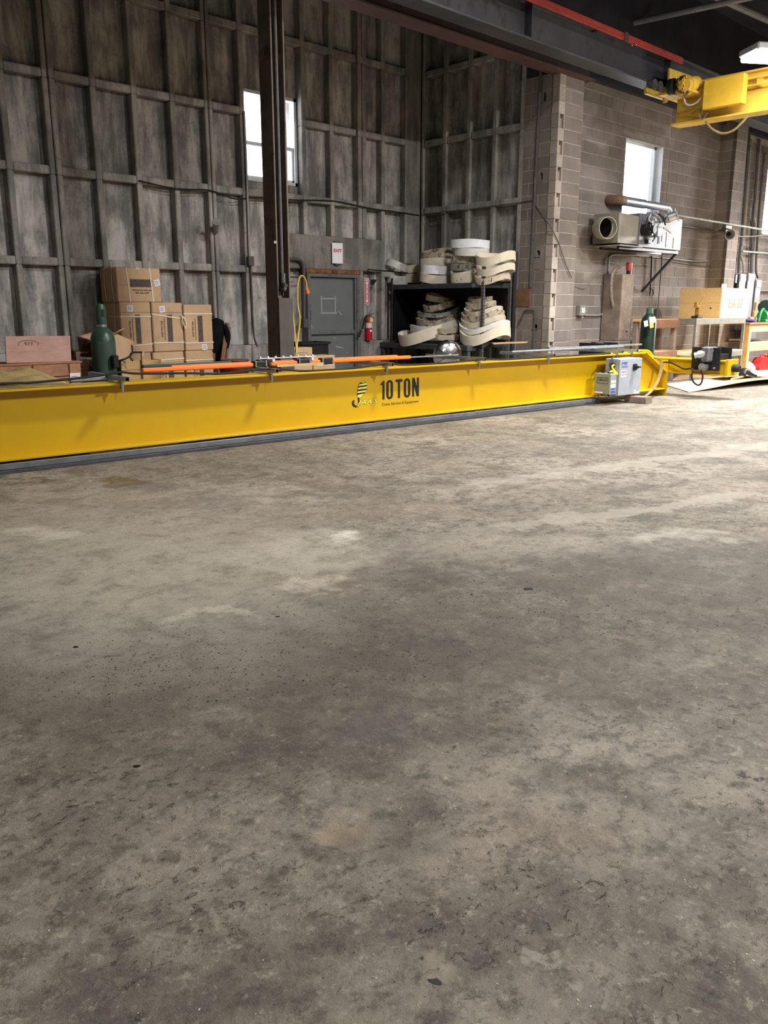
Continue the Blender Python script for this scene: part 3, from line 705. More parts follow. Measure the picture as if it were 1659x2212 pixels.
for s in ([(340, 222), (352, 208), (386, 196), (404, 210), (404, 216)], [(286, 282), (292, 256), (420, 226), (432, 250), (433, 258)], [(273, 346), (278, 312), (436, 286), (434, 322)], [(264, 412), (268, 376), (429, 352), (408, 386)], [(262, 446), (384, 412), (345, 462), (312, 492), (280, 478)]):
    bpart('emblem_stripe', lprism(s, .0012, wv), M_pale_yellow, bg_)
hk = [(268, 492), (302, 492), (306, 590)]+[(237+72*math.cos(R(t)), 592+74*math.sin(R(t))) for t in range(10, 221, 15)]+[(205, 520)]+[(243+38*math.cos(R(t)), 588+40*math.sin(R(t))) for t in range(215, -1, -15)]
bpart('emblem_hook', lprism(hk, .0007, wv), M_ink, bg_)
a, b = LP(252, 645), LP(632, 545)
fit_text('brand_lettering_shadow', "JAA'S", (a[0]-.006, a[1]-.004), (b[0]+.004, LP(252, 535)[1]+.002), mat('olive_print', srgb(112, 104, 30), .6), bg_, wv-.0012, .03, .35)
fit_text('brand_lettering', "JAA'S", a, (b[0], LP(252, 538)[1]), M_pale_yellow, bg_, wv-.0024, 0, .35)
# steel rail the girder is laid on
sk = bthing('support_rail', 'grey steel rail lying on the floor under the yellow girder', 'rail', 0, 0, 0)
bpart('rail_foot', MB().box(-3, 8.55, -.03, .25, 0, .03, bev=.004), M_steel_dark, sk)
bpart('rail_body', MB().box(-3, 8.55, -.005, .22, .03, .086, bev=.006), mat('worn_grey_steel', srgb(112, 114, 118), .5, .2, var=.2, scale=6), sk)
for i in range(7): bpart('packing_plate', MB().box(-2.6+i*1.7, -1.6+i*1.7+random.uniform(-.3, .3), .02, .2, .086, FZ0, bev=.003), M_rust, sk)
# wooden block below the far end
a = PZ(1348, 869, 0); b = PZ(1395, 873, 0)
wb2 = thing('timber_block', 'short weathered timber block on the floor under the grey control box', 'block', a, math.atan2((b-a).y, (b-a).x))
part('block_body', MB().box(0, (b-a).length, 0, .2, 0, .1, bev=.006), M_wood_grey, wb2)
# struts across the girder top with beam clamps
ARM = [(275, 819, .80, 'nearest the khaki tarp'), (599, 803, .75, 'by the orange bar joint'), (848, 791, .7, 'at the right end of the orange bars'), (1048, 780, 1.0, 'in front of the shiny metal dome'),
       (1198, 770, .9, 'in front of the keyed block jamb'), (1345, 773, 1.35, 'above the small grey enclosure'), (1377, 770, 1.2, 'above the big grey panel')]
AZ = .735
for i, (px, py, back, where) in enumerate(ARM):
    q = PV(px, py, -.1); u = q.x; v1 = back
    t = bthing('strut_arm', 'galvanised square strut lying across the girder top '+where, 'strut', u, .0, FZ1, 'galvanised struts across the girder')
    mb = MB(); s = .021; zc = AZ+s+.004; w = .003
    mb.box(u-s, u+s, -.1, v1, zc-s, zc-s+w).box(u-s, u+s, -.1, v1, zc+s-w, zc+s).box(u-s, u-s+w, -.1, v1, zc-s+w, zc+s-w).box(u+s-w, u+s, -.1, v1, zc-s+w, zc+s-w)
    bpart('square_tube', mb, M_galv, t)
    bpart('beam_clamp', MB().box(u-.028, u-.004, -.022, .02, FZ1-.055, FZ1-.024, bev=.003).box(u-.028, u-.004, -.022, -.004, FZ1-.055, zc-s).box(u-.028, u-.004, -.004, .06, FZ1+.001, zc-s).cyl((u-.016, -.012, FZ1-.085), (u-.016, -.012, FZ1-.05), .008, 8), M_galv, t)
# festoon cable, rods and bars on top
pts = [(0, 829), (60, 827), (140, 820), (225, 810), (262, 804), (300, 807), (400, 806), (480, 807), (560, 798), (612, 798), (660, 802), (760, 798), (830, 787), (880, 788), (960, 786), (1040, 777), (1090, 780), (1150, 777), (1192, 771), (1260, 773), (1318, 771)]
P3 = []
for p in pts:
    q = PV(*p, .03); P3.append(Vector((q.x, .03, max(q.z, FZ1+.012))))
P3.insert(0, P3[0]+Vector((-1.5, 0, 0)))
cb = bthing('festoon_cable', 'black power cable draped along the top edge of the yellow girder', 'cable', 5, .03, FZ1)
bpart('cable_run', MB().tube(smooth_path(P3, 5), .011, 8), M_rubber, cb)
def bar(name, label, mat, u0, u1, v, z0, h, w, group=None):
    t = bthing(name, label, 'bar', (u0+u1)/2, v, z0, group)
    bpart('bar_body', MB().box(u0, u1, v-w/2, v+w/2, z0, z0+h, bev=min(h, w)*.25), mat, t); return t
zb = AZ+.046
u_a, u_b, u_c, u_d = PV(306, 800, .33).x, PV(566, 793, .33).x, PV(640, 788, .33).x, PV(886, 778, .33).x
o1 = bar('conductor_bar', 'orange conductor bar on the girder top, left of the black joint', M_orange, u_a, u_b, .33, zb, .042, .05, 'orange conductor bars')
o2 = bar('conductor_bar', 'orange conductor bar on the girder top, right of the black joint', M_orange, u_c-.35, u_d, .33, zb, .042, .05, 'orange conductor bars')
o3 = bar('conductor_bar', 'orange conductor bar on the girder top, rearmost and longest of the three', M_orange, u_a+.4, u_d-.05, .52, zb, .042, .05, 'orange conductor bars')
for o, uu in ((o1, (u_b-.12, u_b+.05)), (o2, (u_c+.0, u_c+.18)), (o2, (u_c+.32, u_c+.5)), (o3, (u_b+.05, u_b+.25)), (o3, (u_c+.1, u_c+.3))):
    v = .33 if o is not o3 else .52
    j = bpart('joint_cover', MB().box(uu[0], uu[1], v-.042, v+.042, zb-.012, zb+.06, bev=.012), M_black, o)
    for k in (0, 1):
        e = uu[k]+(.02 if k == 0 else -.02)
        bpart('cover_clip', MB().box(e-.008, e+.008, v-.045, v-.03, zb, zb+.064, bev=.003), M_galv, j)
cm = MB(); ub0 = u_b+.02; ub1 = u_c+.32
cm.box(ub0, ub1, .40, .44, zb+.075, zb+.083)
for i in range(8): cm.box(ub0+(ub1-ub0)*i/7.5, ub0+(ub1-ub0)*i/7.5+.02, .40, .42, zb+.083, zb+.1)
hb = bthing('hanger_strip', 'white notched hanger strip laid across the orange bars', 'bracket', (ub0+ub1)/2, .42, zb+.05)
cm.box(ub0+.1, ub0+.13, .3, .56, zb+.043, zb+.075).box(ub1-.13, ub1-.1, .3, .56, zb+.043, zb+.075)
bpart('strip_body', cm, M_frame_white, hb)
cl = bthing('slotted_plate', 'pale slotted metal plate lying in front of the orange bars', 'bracket', u_b+.3, .2, zb)
cm = MB()
for i in range(6): cm.box(u_b+.1+i*.11, u_b+.14+i*.11, .2, .27, zb-.004, zb+.012)
cm.box(u_b+.1, u_b+.72, .18, .21, zb-.004, zb+.02).box(u_b+.1, u_b+.72, .27, .29, zb-.004, zb+.012)
bpart('plate_body', cm, mat('brassy_plate', srgb(206, 188, 140), .4, .3), cl)
bar('green_angle', 'dark green steel bar lying behind the orange bars', mat('dark_green_steel', srgb(28, 74, 66), .5), PV(306, 798, .68).x, PV(500, 796, .68).x, .68, zb, .05, .05)
bar('galvanised_rod', 'thin galvanised rod lying past the tips of the orange bars', M_galv, u_d-.1, PV(990, 775, .45).x, .45, zb, .018, .02)
bar('galvanised_channel', 'galvanised channel lying along the girder top, left of the first strut', M_galv, PV(148, 815, .35).x, PV(232, 812, .35).x, .35, FZ1+.001+.0, .045, .06)
bar('galvanised_channel', 'galvanised channel lying along the girder top toward the grey boxes', M_galv, PV(1105, 766, .42).x, PV(1345, 762, .42).x, .42, zb, .03, .045)
bar('galvanised_channel', 'thin galvanised channel behind the grey boxes, rearmost on the girder', M_galv, PV(1185, 760, .7).x, PV(1385, 757, .7).x, .7, zb, .03, .03)
q = PV(162, 807, .45)
tg = bthing('label_card', 'small white label card standing on the girder beside the khaki tarp', 'label', q.x, .45, FZ1)
bpart('card', MB().box(q.x-.05, q.x+.05, .448, .452, FZ1, FZ1+.08), M_white, tg)
bpart('print_lines', MB().box(q.x-.035, q.x+.035, .4470, .448, FZ1+.02, FZ1+.025).box(q.x-.035, q.x+.02, .4470, .448, FZ1+.045, FZ1+.05), M_redprint, tg)
# khaki tarp bunched on the girder
def cloth(u0, u1, v0, v1, zbase, amp, nu=44, nv=14, seed=1):
    rr = random.Random(seed); ph = [rr.uniform(0, 6.3) for _ in range(8)]; vs = []; n = nu+1
    for side in (0, 1):
        for j in range(nv+1):
            for i in range(nu+1):
                s, t = i/nu, j/nv
                e = (math.sin(math.pi*t)**.55)*(min(1, s*6)*min(1, (1-s)*7))**.6
                z = zbase+e*amp*(.42+.14*math.sin(7*s+ph[0]+3*t)+.30*abs(math.sin(8*s+ph[1]-7*t))+.26*abs(math.sin(9*t+ph[2]+5*s))+.16*abs(math.sin(23*s+ph[3]+14*t))+.3*s*s)
                vs.append((u0+(u1-u0)*s+.02*math.sin(11*t+ph[4]), v0+(v1-v0)*t+.03*math.sin(8*s+ph[5]), z if side else zbase-.0+.0*z))
    N = n*(nv+1); fs = []
    for j in range(nv):
        for i in range(nu):
            a = j*n+i; fs.append((N+a, N+a+1, N+a+n+1, N+a+n)); fs.append((a+n, a+n+1, a+1, a))
    for i in range(nu): fs.append((i, i+1, N+i+1, N+i)); q = nv*n; fs.append((q+i+1, q+i, N+q+i, N+q+i+1))
    for j in range(nv): fs.append((j*n+n, j*n, N+j*n, N+j*n+n)); fs.append((j*n+nu, j*n+n+nu, N+j*n+n+nu, N+j*n+nu))
    return MB().add(vs, fs)
ta = bthing('canvas_tarp', 'bunched khaki canvas tarp on the left end of the girder', 'tarp', 0, .25, FZ1)
bpart('canvas', cloth(-1.2, PV(142, 815, .2).x, .06, .55, FZ1+.002, .13, 90, 28, 5), M_khaki, ta, 60)

# ------------------------------------------------------------------ grey control boxes on the girder
VF, VB = -.27, -.02
u0, u1 = PV(1337, 815, VF).x, PV(1386, 800, VF).x; zt, zb_ = PV(1337, 776, VF).z, PV(1334, 856, VF).z
pb = bthing('control_panel', 'large grey control panel hung on the right end of the girder', 'control box', (u0+u1)/2, VF, zb_)
bpart('enclosure', MB().box(u0, u1, VF+.025, VB, zb_, zt, bev=.006), M_grey_box, pb)
dr_ = bpart('panel_door', MB().box(u0+.004, u1-.004, VF, VF+.024, zb_+.004, zt-.004, bev=.006), M_grey_box, pb)
def cp(x, y, v=VF): q = PV(1260+x/8.295, 740+y/8.295, v); return (q.x, q.z)
def btext(name, body, p0, p1, m, par, v, bold=0, shear=0): return fit_text(name, body, p0, p1, m, par, v, bold, shear)
a, b = cp(680, 400), cp(805, 345); btext('panel_letters', 'PE', a, b, M_blue, dr_, VF-.001, .03, .25)
for k in range(3):
    a = cp(690, 425+k*11); b = cp(795, 425+k*11); bpart('print_line', MB().box(a[0], b[0], VF-.001, VF, a[1]-.002, a[1]+.002), M_blue, dr_)
a, b = cp(672, 620), cp(778, 490)
wl_ = bpart('warning_label', MB().box(a[0], b[0], VF-.001, VF, a[1], b[1]), M_white, dr_)
a2, b2 = cp(685, 545), cp(772, 505); btext('warning_header', 'DANGER', (a2[0]+.008, a2[1]+.008), (b2[0]-.008, b2[1]-.008), M_white, dr_, VF-.003)
bpart('warning_band', MB().box(a2[0], b2[0], VF-.002, VF-.001, a2[1], b2[1]), M_redprint, dr_)
a2, b2 = cp(682, 590), cp(772, 565); btext('warning_words', 'HIGH VOLTAGE', a2, b2, M_ink, dr_, VF-.002)
a, b = cp(900, 915), cp(998, 845); bpart('rating_label', MB().box(a[0], b[0], VF-.001, VF, a[1], b[1]), M_white, dr_)
a2, b2 = cp(945, 862), cp(992, 850); bpart('label_print', MB().box(a2[0], b2[0], VF-.002, VF-.001, a2[1]-.004, b2[1]), M_ink, dr_)
a2, b2 = cp(910, 890), cp(930, 860); bpart('label_symbol', MB().box(a2[0], b2[0], VF-.002, VF-.001, a2[1], b2[1]), M_brass, dr_)
q = cp(915, 438); hs_ = bpart('disconnect_switch', MB().box(q[0]-.045, q[0]+.045, VF-.03, VF, q[1]-.05, q[1]+.05, bev=.012), M_black, dr_)
bpart('switch_lever', MB().cyl((q[0], VF-.065, q[1]), (q[0], VF-.03, q[1]), .022, 12).box(q[0]-.01, q[0]+.075, VF-.07, VF-.045, q[1]-.012, q[1]+.012, bev=.004), M_black, hs_ if False else pb)
q = PU(1260+550/8.295, 740+395/8.295, u0)
bpart('cable_gland', MB().cyl((u0-.03, q.y, q.z), (u0, q.y, q.z), .028, 12), M_rubber, pb)
for k in (905, 955):
    a = cp(k, 920); bpart('orange_gland', MB().cyl((a[0], VF+.05, zb_-.035), (a[0], VF+.05, zb_), .018, 10), M_orange, pb)
v2f, v2b = -.29, -.012
w0, w1 = PV(1318, 830, v2f).x, PV(1331.5, 830, v2f).x; w1 = min(w1, u0-.004)
zt2, zb2 = PV(1318, 808, v2f).z, PV(1318, 853, v2f).z
vb_ = bthing('drive_enclosure', 'small greenish grey drive enclosure on the left of the control panel', 'control box', (w0+w1)/2, v2f, zb2)
bpart('enclosure', MB().box(w0, w1, v2f, v2b, zb2, zt2, bev=.006), M_green_grey, vb_)
def sp_(x, y): q = PU(1260+x/8.295, 740+y/8.295, w0-.002); return (q.y, q.z)
a, b = sp_(240, 735), sp_(448, 612)
v_0, v_1 = max(min(a[0], b[0]), v2f+.02), min(max(a[0], b[0]), v2b-.02); z_0, z_1 = sp_(240, 725)[1], sp_(240, 620)[1]
bd = MB()
bd.box(w0-.002, w0, v_0, v_1, z_0, z_0+.005).box(w0-.002, w0, v_0, v_1, z_1-.005, z_1).box(w0-.002, w0, v_0, v_0+.005, z_0, z_1).box(w0-.002, w0, v_1-.005, v_1, z_0, z_1)
bpart('badge_border', bd, M_ink, vb_)
bpart('badge_plate', MB().box(w0-.0024, w0, v_0+.02, v_1-.02, (z_0*.55+z_1*.45), z_1-.02, bev=.001), M_ink, vb_)
fit_text('badge_letters', 'VLT DRIVE', (0, 0), (v_1-v_0-.05, .03), mat('badge_grey', srgb(150, 152, 140), .5), vb_, 0, .01, 0, False, BM @ frame((w0-.0035, v_1-.025, z_0*.5+z_1*.5-.003), (0, -1, 0), (0, 0, 1)))
a, b = sp_(200, 915), sp_(340, 885)
bpart('white_tag', MB().box(w0-.002, w0, min(v2b-.01, a[0])-.14, min(v2b-.01, a[0]), zb2+.012, zb2+.035), M_white, vb_)
for k, (dz, m, h) in enumerate(((.62, M_white, .035), (.42, M_white, .05), (.26, M_blue, .02), (.12, M_blue, .035))):
    z = zb2+(zt2-zb2)*dz; bpart('side_sticker', MB().box(w0+.02, w1-.02, v2f-.001, v2f, z-h/2, z+h/2), m, vb_)
for k in (.3, .7): bpart('lid_knob', MB().cyl(((w0+w1)/2, v2f+(v2b-v2f)*k, zt2), ((w0+w1)/2, v2f+(v2b-v2f)*k, zt2+.02), .022, 10), M_black, vb_)
for k in (.25, .7): bpart('bottom_gland', MB().cyl(((w0+w1)/2, v2f+(v2b-v2f)*k, zb2-.03), ((w0+w1)/2, v2f+(v2b-v2f)*k, zb2), .016, 10), M_black, vb_)
bpart('drip_lead', MB().cyl((w0+.05, v2b-.06, .02), (w0+.05, v2b-.06, zb2), .006, 6), M_rust, vb_)
yc = bthing('yellow_lead', 'short yellow cable looping between the two grey control boxes', 'cable', u0, VF, zt2)
def bw(x, y, v): q = PV(1260+x/8.295, 740+y/8.295, v); return q
q0 = PU(1260+550/8.295, 740+400/8.295, u0-.03)
bpart('cable_run', MB().tube(smooth_path([q0, q0+Vector((-.06, -.01, -.02)), bw(530, 470, -.20), bw(580, 530, -.22), bw(605, 570, -.24), Vector(((w0+w1)/2+.05, -.22, zt2+.03)), Vector(((w0+w1)/2, -.2, zt2))], 5), .014, 8), M_lime, yc)
bl = bthing('black_lead', 'black cable dropping from the strut end into the control panel', 'cable', u0, VF, zt)
bpart('cable_run', MB().tube(smooth_path([bw(545, 240, -.1), bw(500, 330, -.16), bw(478, 400, -.18), bw(500, 450, -.18), bw(535, 450, -.16), q0+Vector((.0, .02, -.03))], 5), .013, 8), M_rubber, bl)
# lifting sling over the end
sg = bthing('lifting_sling', 'yellow lifting sling over the girder end with a tan tail hanging down', 'sling', 9.8, 0, FZ1)
sl = [PV(1338, 771, .12), PV(1362, 762, .12), PV(1385, 756, .12), PV(1398, 758, .12), PV(1406, 769, .1)]
for q in sl[:1]: q.z = FZ1+.012
bpart('yellow_webbing', MB().strip(smooth_path(sl, 5), (0, 1, 0), .1, .008), M_lime, sg)
tl = [PV(1408, 771, .05), PV(1422, 776, .0), PV(1429, 784, -.03), PV(1428, 800, -.035), PV(1422, 820, -.035), PV(1412, 838, -.05), PV(1398, 853, -.07), PV(1384, 858, -.1)]
bpart('tan_tail', MB().strip(smooth_path(tl, 5), (.8, -.55, 0), .055, .006), M_tan_strap, sg)

# ------------------------------------------------------------------ end truck behind the girder's end
TU0, TU1, TV0, TV1, TZ0, TZ1 = 10.45, 10.70, -.96, 1.75, .37, .605
et = bthing('end_truck', 'yellow crane end truck with black wheel plates crossing the girder end', 'end truck', TU0, .1, TZ0)
bpart('top_flange', MB().box(TU0-.03, TU1+.03, TV0, TV1, TZ1-.02, TZ1, bev=.004), M_yellow, et)
bpart('bottom_flange', MB().box(TU0-.03, TU1+.03, TV0, TV1, TZ0, TZ0+.02, bev=.004), M_yellow, et)
bpart('side_web', MB().box(TU0+.01, TU0+.025, TV0, TV1, TZ0+.02, TZ1-.02), M_yellow, et)
bpart('side_web', MB().box(TU1-.025, TU1-.01, TV0, TV1, TZ0+.02, TZ1-.02), M_yellow, et)
bpart('end_cap', MB().box(TU0-.03, TU1+.03, TV0-.05, TV0, TZ0, TZ1+.02, bev=.005), M_yellow, et)
bpart('joint_plate', MB().box(UE1+.01, TU0+.01, .03, .25, .12, TZ1-.03, bev=.003), M_yellow, et)
bpart('stub_leg', MB().box(TU0, TU1, TV1-.4, TV1-.2, .0, TZ0, bev=.005), M_yellow, et)
bpart('rubber_bumper', MB().cyl((10.575, TV0-.13, .49), (10.575, TV0-.05, .49), .06, 16).cyl((10.575, TV0-.16, .49), (10.575, TV0-.13, .49), .045, 16, .06), M_rubber, et)
for vv in ((-.88, -.40), (1.22, 1.80)):
    for uu in (TU0-.055, TU1+.035):
        bpart('wheel_plate', MB().box(uu, uu+.02, vv[0], vv[1], .445, .80, bev=.006), M_black, et)
    bpart('spacer_block', MB().box(TU0-.03, TU1+.03, vv[0]+.03, vv[1]-.03, TZ1+.001, .70, bev=.01), M_black, et)
    bpart('track_wheel', MB().cyl((TU0+.04, (vv[0]+vv[1])/2, .72), (TU1-.04, (vv[0]+vv[1])/2, .72), .085, 20), M_motor, et)
def tq(x, y, u): q = PU(1240+x/3.96, 720+y/3.96, u); return q
g0, g1 = tq(1060, 185, TU0-.2), tq(1150, 165, TU0-.12)
gm = bpart('gear_motor', MB().cyl(g0, g1, .062, 18).cyl(g0+(g0-g1)*.35, g0, .048, 18), M_alu, et)
bpart('gear_case', MB().box(TU0-.2, TU0-.056, g1.y-.05, g1.y+.08, g1.z-.14, g1.z+.09, bev=.02), M_motor, et)
g2 = tq(1108, 287, TU0-.1)
bpart('brake_drum', MB().cyl((TU0-.15, g2.y, g2.z), (TU0-.056, g2.y, g2.z), .062, 18).cyl((TU0-.165, g2.y, g2.z), (TU0-.15, g2.y, g2.z), .03, 12), M_galv, et)
for (x, y) in ((1200, 298), (1185, 150)):
    g = tq(x, y, TU0-.06); bpart('bolt', MB().cyl((TU0-.08, g.y, g.z), (TU0-.055, g.y, g.z), .018, 8), M_galv, et)
lp = bthing('motor_cable', 'black motor cable hanging in a loop from the end truck', 'cable', TU0-.2, -.4, .3)
cp_ = [PU(1430, 783, TU0-.05), PU(1447, 783, TU0-.06), PU(1462, 789, TU0-.08), PU(1478, 797, TU0-.1), PU(1492, 796, TU0-.12), PU(1497, 800, TU0-.16), PU(1494, 812, TU0-.18), PU(1498, 825, TU0-.18), PU(1508, 832, TU0-.18), PU(1515, 827, TU0-.18), PU(1518, 812, TU0-.17), PU(1514, 799, TU0-.16)]
bpart('cable_run', MB().tube(smooth_path(cp_, 5), .014, 8), M_rubber, lp)

# ================================================================== STACK OF CARTONS AND CLUTTER AT THE LEFT
def face_frame(x, z, y): return frame((x, y, z), (1, 0, 0), (0, 0, 1))
def wtext(name, body, x0, x1, z0, z1, y, m, par, bold=0, up=False):
    """print on a face looking to -Y; up=True turns the line to read downwards"""
    if up: W4 = frame((x0, y, z1), (0, 0, -1), (1, 0, 0)); return fit_text(name, body, (0, 0), (z1-z0, x1-x0), m, par, 0, bold, 0, False, W4)
    return fit_text(name, body, (0, 0), (x1-x0, z1-z0), m, par, 0, bold, 0, False, face_frame(x0, z0, y))
YB = 11.15
def carton(label, pxl, pxr, pyt, pyb, depth=.5, upright=True, z0=None, z1=None, tilt=0, labels=(), straps=(), printed=True):
    a = PY(pxl, pyt, YB); b = PY(pxr, pyb, YB); za = b.z if z0 is None else z0; zb = a.z if z1 is None else z1
    xa, xb = a.x, PY(pxr, pyt, YB).x
    t = thing('carton', label, 'box', ((xa+xb)/2, YB, za), 0, 'brown cardboard cartons by the left wall')
    part('body', MB().box(xa, xb, YB, YB+depth, za, zb, bev=.012), M_card, t, True)
    W_, H_ = xb-xa, zb-za
    seam = MB().box(xa+.004, xb-.004, YB-.002, YB, za+H_*.5-.0015, za+H_*.5+.0015) if not upright else MB().box(xa+.004, xb-.004, YB-.002, YB, zb-H_*.2, zb-H_*.2+.004)
    part('flap_seam', seam, M_card_print, t, True)
    if printed:
        if upright:
            part('print_band', MB().box(xa+W_*.47, xa+W_*.64, YB-.0015, YB, za+H_*.18, zb-H_*.24), M_card_print, t, True)
            wtext('print_line', 'wbdocustercrwsk.com', xa+W_*.36, xa+W_*.41, za+H_*.24, zb-H_*.30, YB-.002, M_ink, t, 0, True)
            wtext('print_line', '405-326-2509', xa+W_*.26, xa+W_*.32, za+H_*.30, zb-H_*.36, YB-.002, M_ink, t, .01, True)
        else:
            part('print_band', MB().box(xa+W_*.29, xa+W_*.80, YB-.0015, YB, za+H_*.44, za+H_*.67), M_card_print, t, True)
            wtext('print_line', 'wbdocustercrwsk.com', xa+W_*.33, xa+W_*.77, za+H_*.33, za+H_*.39, YB-.002, M_ink, t)
            wtext('print_line', '405-326-2509', xa+W_*.40, xa+W_*.71, za+H_*.245, za+H_*.30, YB-.002, M_ink, t, .01)
    for (fx, fz, rot) in labels:
        cx_, cz_ = xa+W_*fx, za+H_*fz; M = face_frame(cx_, cz_, YB-.002) @ Matrix.Rotation(R(rot), 4, 'Z')
        lb = MB().box(-.045, .045, -.045, .045, 0, .001, M); l_ = part('shipping_label', lb, M_white, t, True)
        ln = MB()
        for dz in (.02, 0, -.02): ln.box(-.03, .025, dz-.003, dz+.003, .001, .0016, M)
        o_ = part('label_print', ln, M_blue, t, True)
    for st in straps:
        if st[0] == 'v':
            x = xa+W_*st[1]; part('strap', MB().strip([(x-.02, YB+depth*.6, zb+.004), (x-.01, YB-.003, zb+.003), (x+.01, YB-.005, za+H_*.5), (x+.025, YB-.003, za+.002)], (1, 0, 0), .018, .003), M_strap, t, True)
        if st[0] == 'h':
            z, z2 = za+H_*st[1], za+H_*st[2]; part('strap', MB().strip([(xa-.003, YB+depth*.7, z), (xa-.003, YB-.004, z), ((xa+xb)/2, YB-.006, (z+z2)/2), (xb+.002, YB-.004, z2)], (0, 0, 1), .018, .003), M_strap, t, True)
        if st[0] == 's':                                            # over the left side
            y = YB+depth*st[1]; part('strap', MB().strip([(xa+.3, y, zb+.004), (xa-.004, y, zb+.003), (xa-.02, y-.01, za+H_*.5), (xa-.004, y-.02, za)], (0, 1, 0), .016, .003), M_strap, t, True)
    if not upright:
        part('torn_tape', MB().box(xa+W_*.44, xa+W_*.51, YB-.0015, YB, zb-H_*.27, zb-.01), mat('packing_tape', srgb(200, 168, 128), .35), t, True)
        part('tape_end', MB().box(xa+W_*.44, xa+W_*.52, YB-.002, YB+.03, zb-.012, zb+.002), M_white, t, True)
    return t, xa, xb, za, zb
zmid = PY(300, 653, YB).z; zlow = PY(300, 762, YB).z
carton('top carton of the stack, lying on its side with a dark print band', 250, 345, 577, 653, .5, False, zmid+.002, None, 0, [(.91, .58, 12)], [('v', .235), ('v', .765), ('s', .25), ('s', .7)])
carton('middle row carton under the top one, partly behind the green cylinder', 258, 324, 655, 762, .5, True, zlow, zmid, 0, [(.32, .88, 0)], [('h', .72, .72), ('h', .13, .17), ('s', .3)])
carton('middle carton of the middle row with a drooping cream strap', 327, 393, 655, 762, .5, True, zlow, zmid-.005, 0, [(.33, .87, 8)], [('h', .77, .67), ('h', .19, .185)])
carton('rightmost carton of the middle row, beside the black coat', 396, 457, 657, 762, .5, True, zlow, zmid-.03, 0, [(.67, .07, 4)], [('h', .8, .8), ('h', .17, .17)])
carton('bottom row carton behind the small wooden crate', 264, 326, 763, 860, .5, True, 0, zlow-.004, 0, [], [('h', .86, .84)])
carton('bottom row carton right of the small wooden crate', 330, 397, 764, 860, .5, True, 0, zlow-.006, 0, [], [('h', .85, .87)])
carton('bottom right carton of the stack, under the beside-coat one', 401, 460, 763, 860, .5, True, 0, zlow-.004, 0, [], [('h', .82, .82)])
q = PY(395, 700, YB-.02)
kn = single('strap_tail', MB().tube(smooth_path([q+Vector((-.015, 0, .12)), q+Vector((.03, -.02, .06)), q+Vector((.04, -.02, -.02)), q+Vector((.02, -.015, -.07))], 5), .012, 8).tube(smooth_path([q+Vector((-.015, 0, .12)), q+Vector((-.01, -.02, .03)), q+Vector((.015, -.02, -.05))], 5), .008, 8), M_strap, 'knotted cream strap end hanging between two middle cartons', 'strap')
# big gas cylinder
cq = PY(224, 760, 10.55); d_ = ray(224, 760); mpp = (cq-O).length/FPX*.98
cr_ = 24.5*mpp; topz = PY(218, 655, 10.55).z; shz = PY(222, 737, 10.55).z
gc = thing('gas_cylinder', 'tall dark green gas cylinder with domed cap in front of the cartons', 'gas cylinder', (cq.x, 10.55, 0))
part('cylinder_body', MB().lathe([(cr_*.9, 0), (cr_, .03), (cr_, shz)], 28), M_cyl_dull, gc)
part('shoulder', MB().lathe([(cr_, shz), (cr_*.97, shz+.05), (cr_*.8, shz+.12), (cr_*.5, shz+.165), (cr_*.36, shz+.18)], 28), M_cyl_green, gc)
part('neck_ring', MB().lathe([(cr_*.36, shz+.175), (cr_*.42, shz+.18), (cr_*.42, shz+.215), (cr_*.36, shz+.22)], 20), M_galv, gc)
part('valve_cap', MB().lathe([(cr_*.42, shz+.22), (cr_*.44, shz+.25), (cr_*.42, topz-.06), (cr_*.34, topz-.015), (.01, topz)], 20), M_cyl_green, gc)
cv = part('cap_slot', MB().box(-.02, .02, -cr_*.46, -cr_*.3, topz-.17, topz-.08, bev=.006), M_black, gc)
# pinkish board over a low crate
a, b, c_, d_ = PY(10, 727, 10.62), PY(150, 726, 10.62), PY(153, 781, 10.55), PY(13, 785, 10.55)
pk = thing('plywood_board', 'pinkish plywood board with a pencilled ring standing on a long crate', 'board', ((a.x+b.x)/2, 10.6, c_.z))
part('sheet', MB().quad(d_, c_, b, a, .02), M_pink_ply, pk, True)
rx, rz = PY(60, 743, 10.6).x, PY(60, 743, 10.6).z
fr = frame((rx, 10.575, rz), (1, 0, 0), (0, -.05, 1))
rg_ = MB().tube([fr @ Vector((.125*math.cos(t*.35), .05*math.sin(t*.35), 0)) for t in range(19)], .0022, 5)
part('pencil_ring', rg_, mat('brown_crayon', srgb(112, 84, 74), .8), pk, True)
fit_text('pencil_mark', 'S11', (-.05, -.028), (.05, .028), mat('brown_crayon_2', srgb(112, 84, 74), .8), pk, 0, -.004, .2, False, fr)
x0, x1 = PY(-30, 800, 10.5).x, PY(172, 800, 10.5).x; zt = PY(90, 787, 10.5).z
cr2 = thing('crate', 'long low reddish wooden crate under the pinkish board', 'crate', ((x0+x1)/2, 10.5, 0))
M_pk2 = mat('reddish_crate_board', srgb(180, 132, 104), .8, var=.18, scale=5, grain=14, rand=.15, spec=.2)
for i in range(3): part('front_board', MB().box(x0, x1, 10.46, 10.48, zt-.16*(i+1)+.006, zt-.16*i-.004, bev=.003), M_pk2, cr2, True)
part('lid', MB().box(x0-.02, x1+.02, 10.45, 10.95, zt, zt+.022, bev=.004), M_pk2, cr2, True)
part('crate_core', MB().box(x0, x1, 10.48, 10.94, 0, zt-.002), M_wood_dark, cr2, True)
for f in (.12, .5, .9): part('cleat', MB().box(x0+(x1-x0)*f-.04, x0+(x1-x0)*f+.04, 10.44, 10.46, 0, zt-.004, bev=.003), M_pk2, cr2, True)
q = PY(8, 786, 10.4)
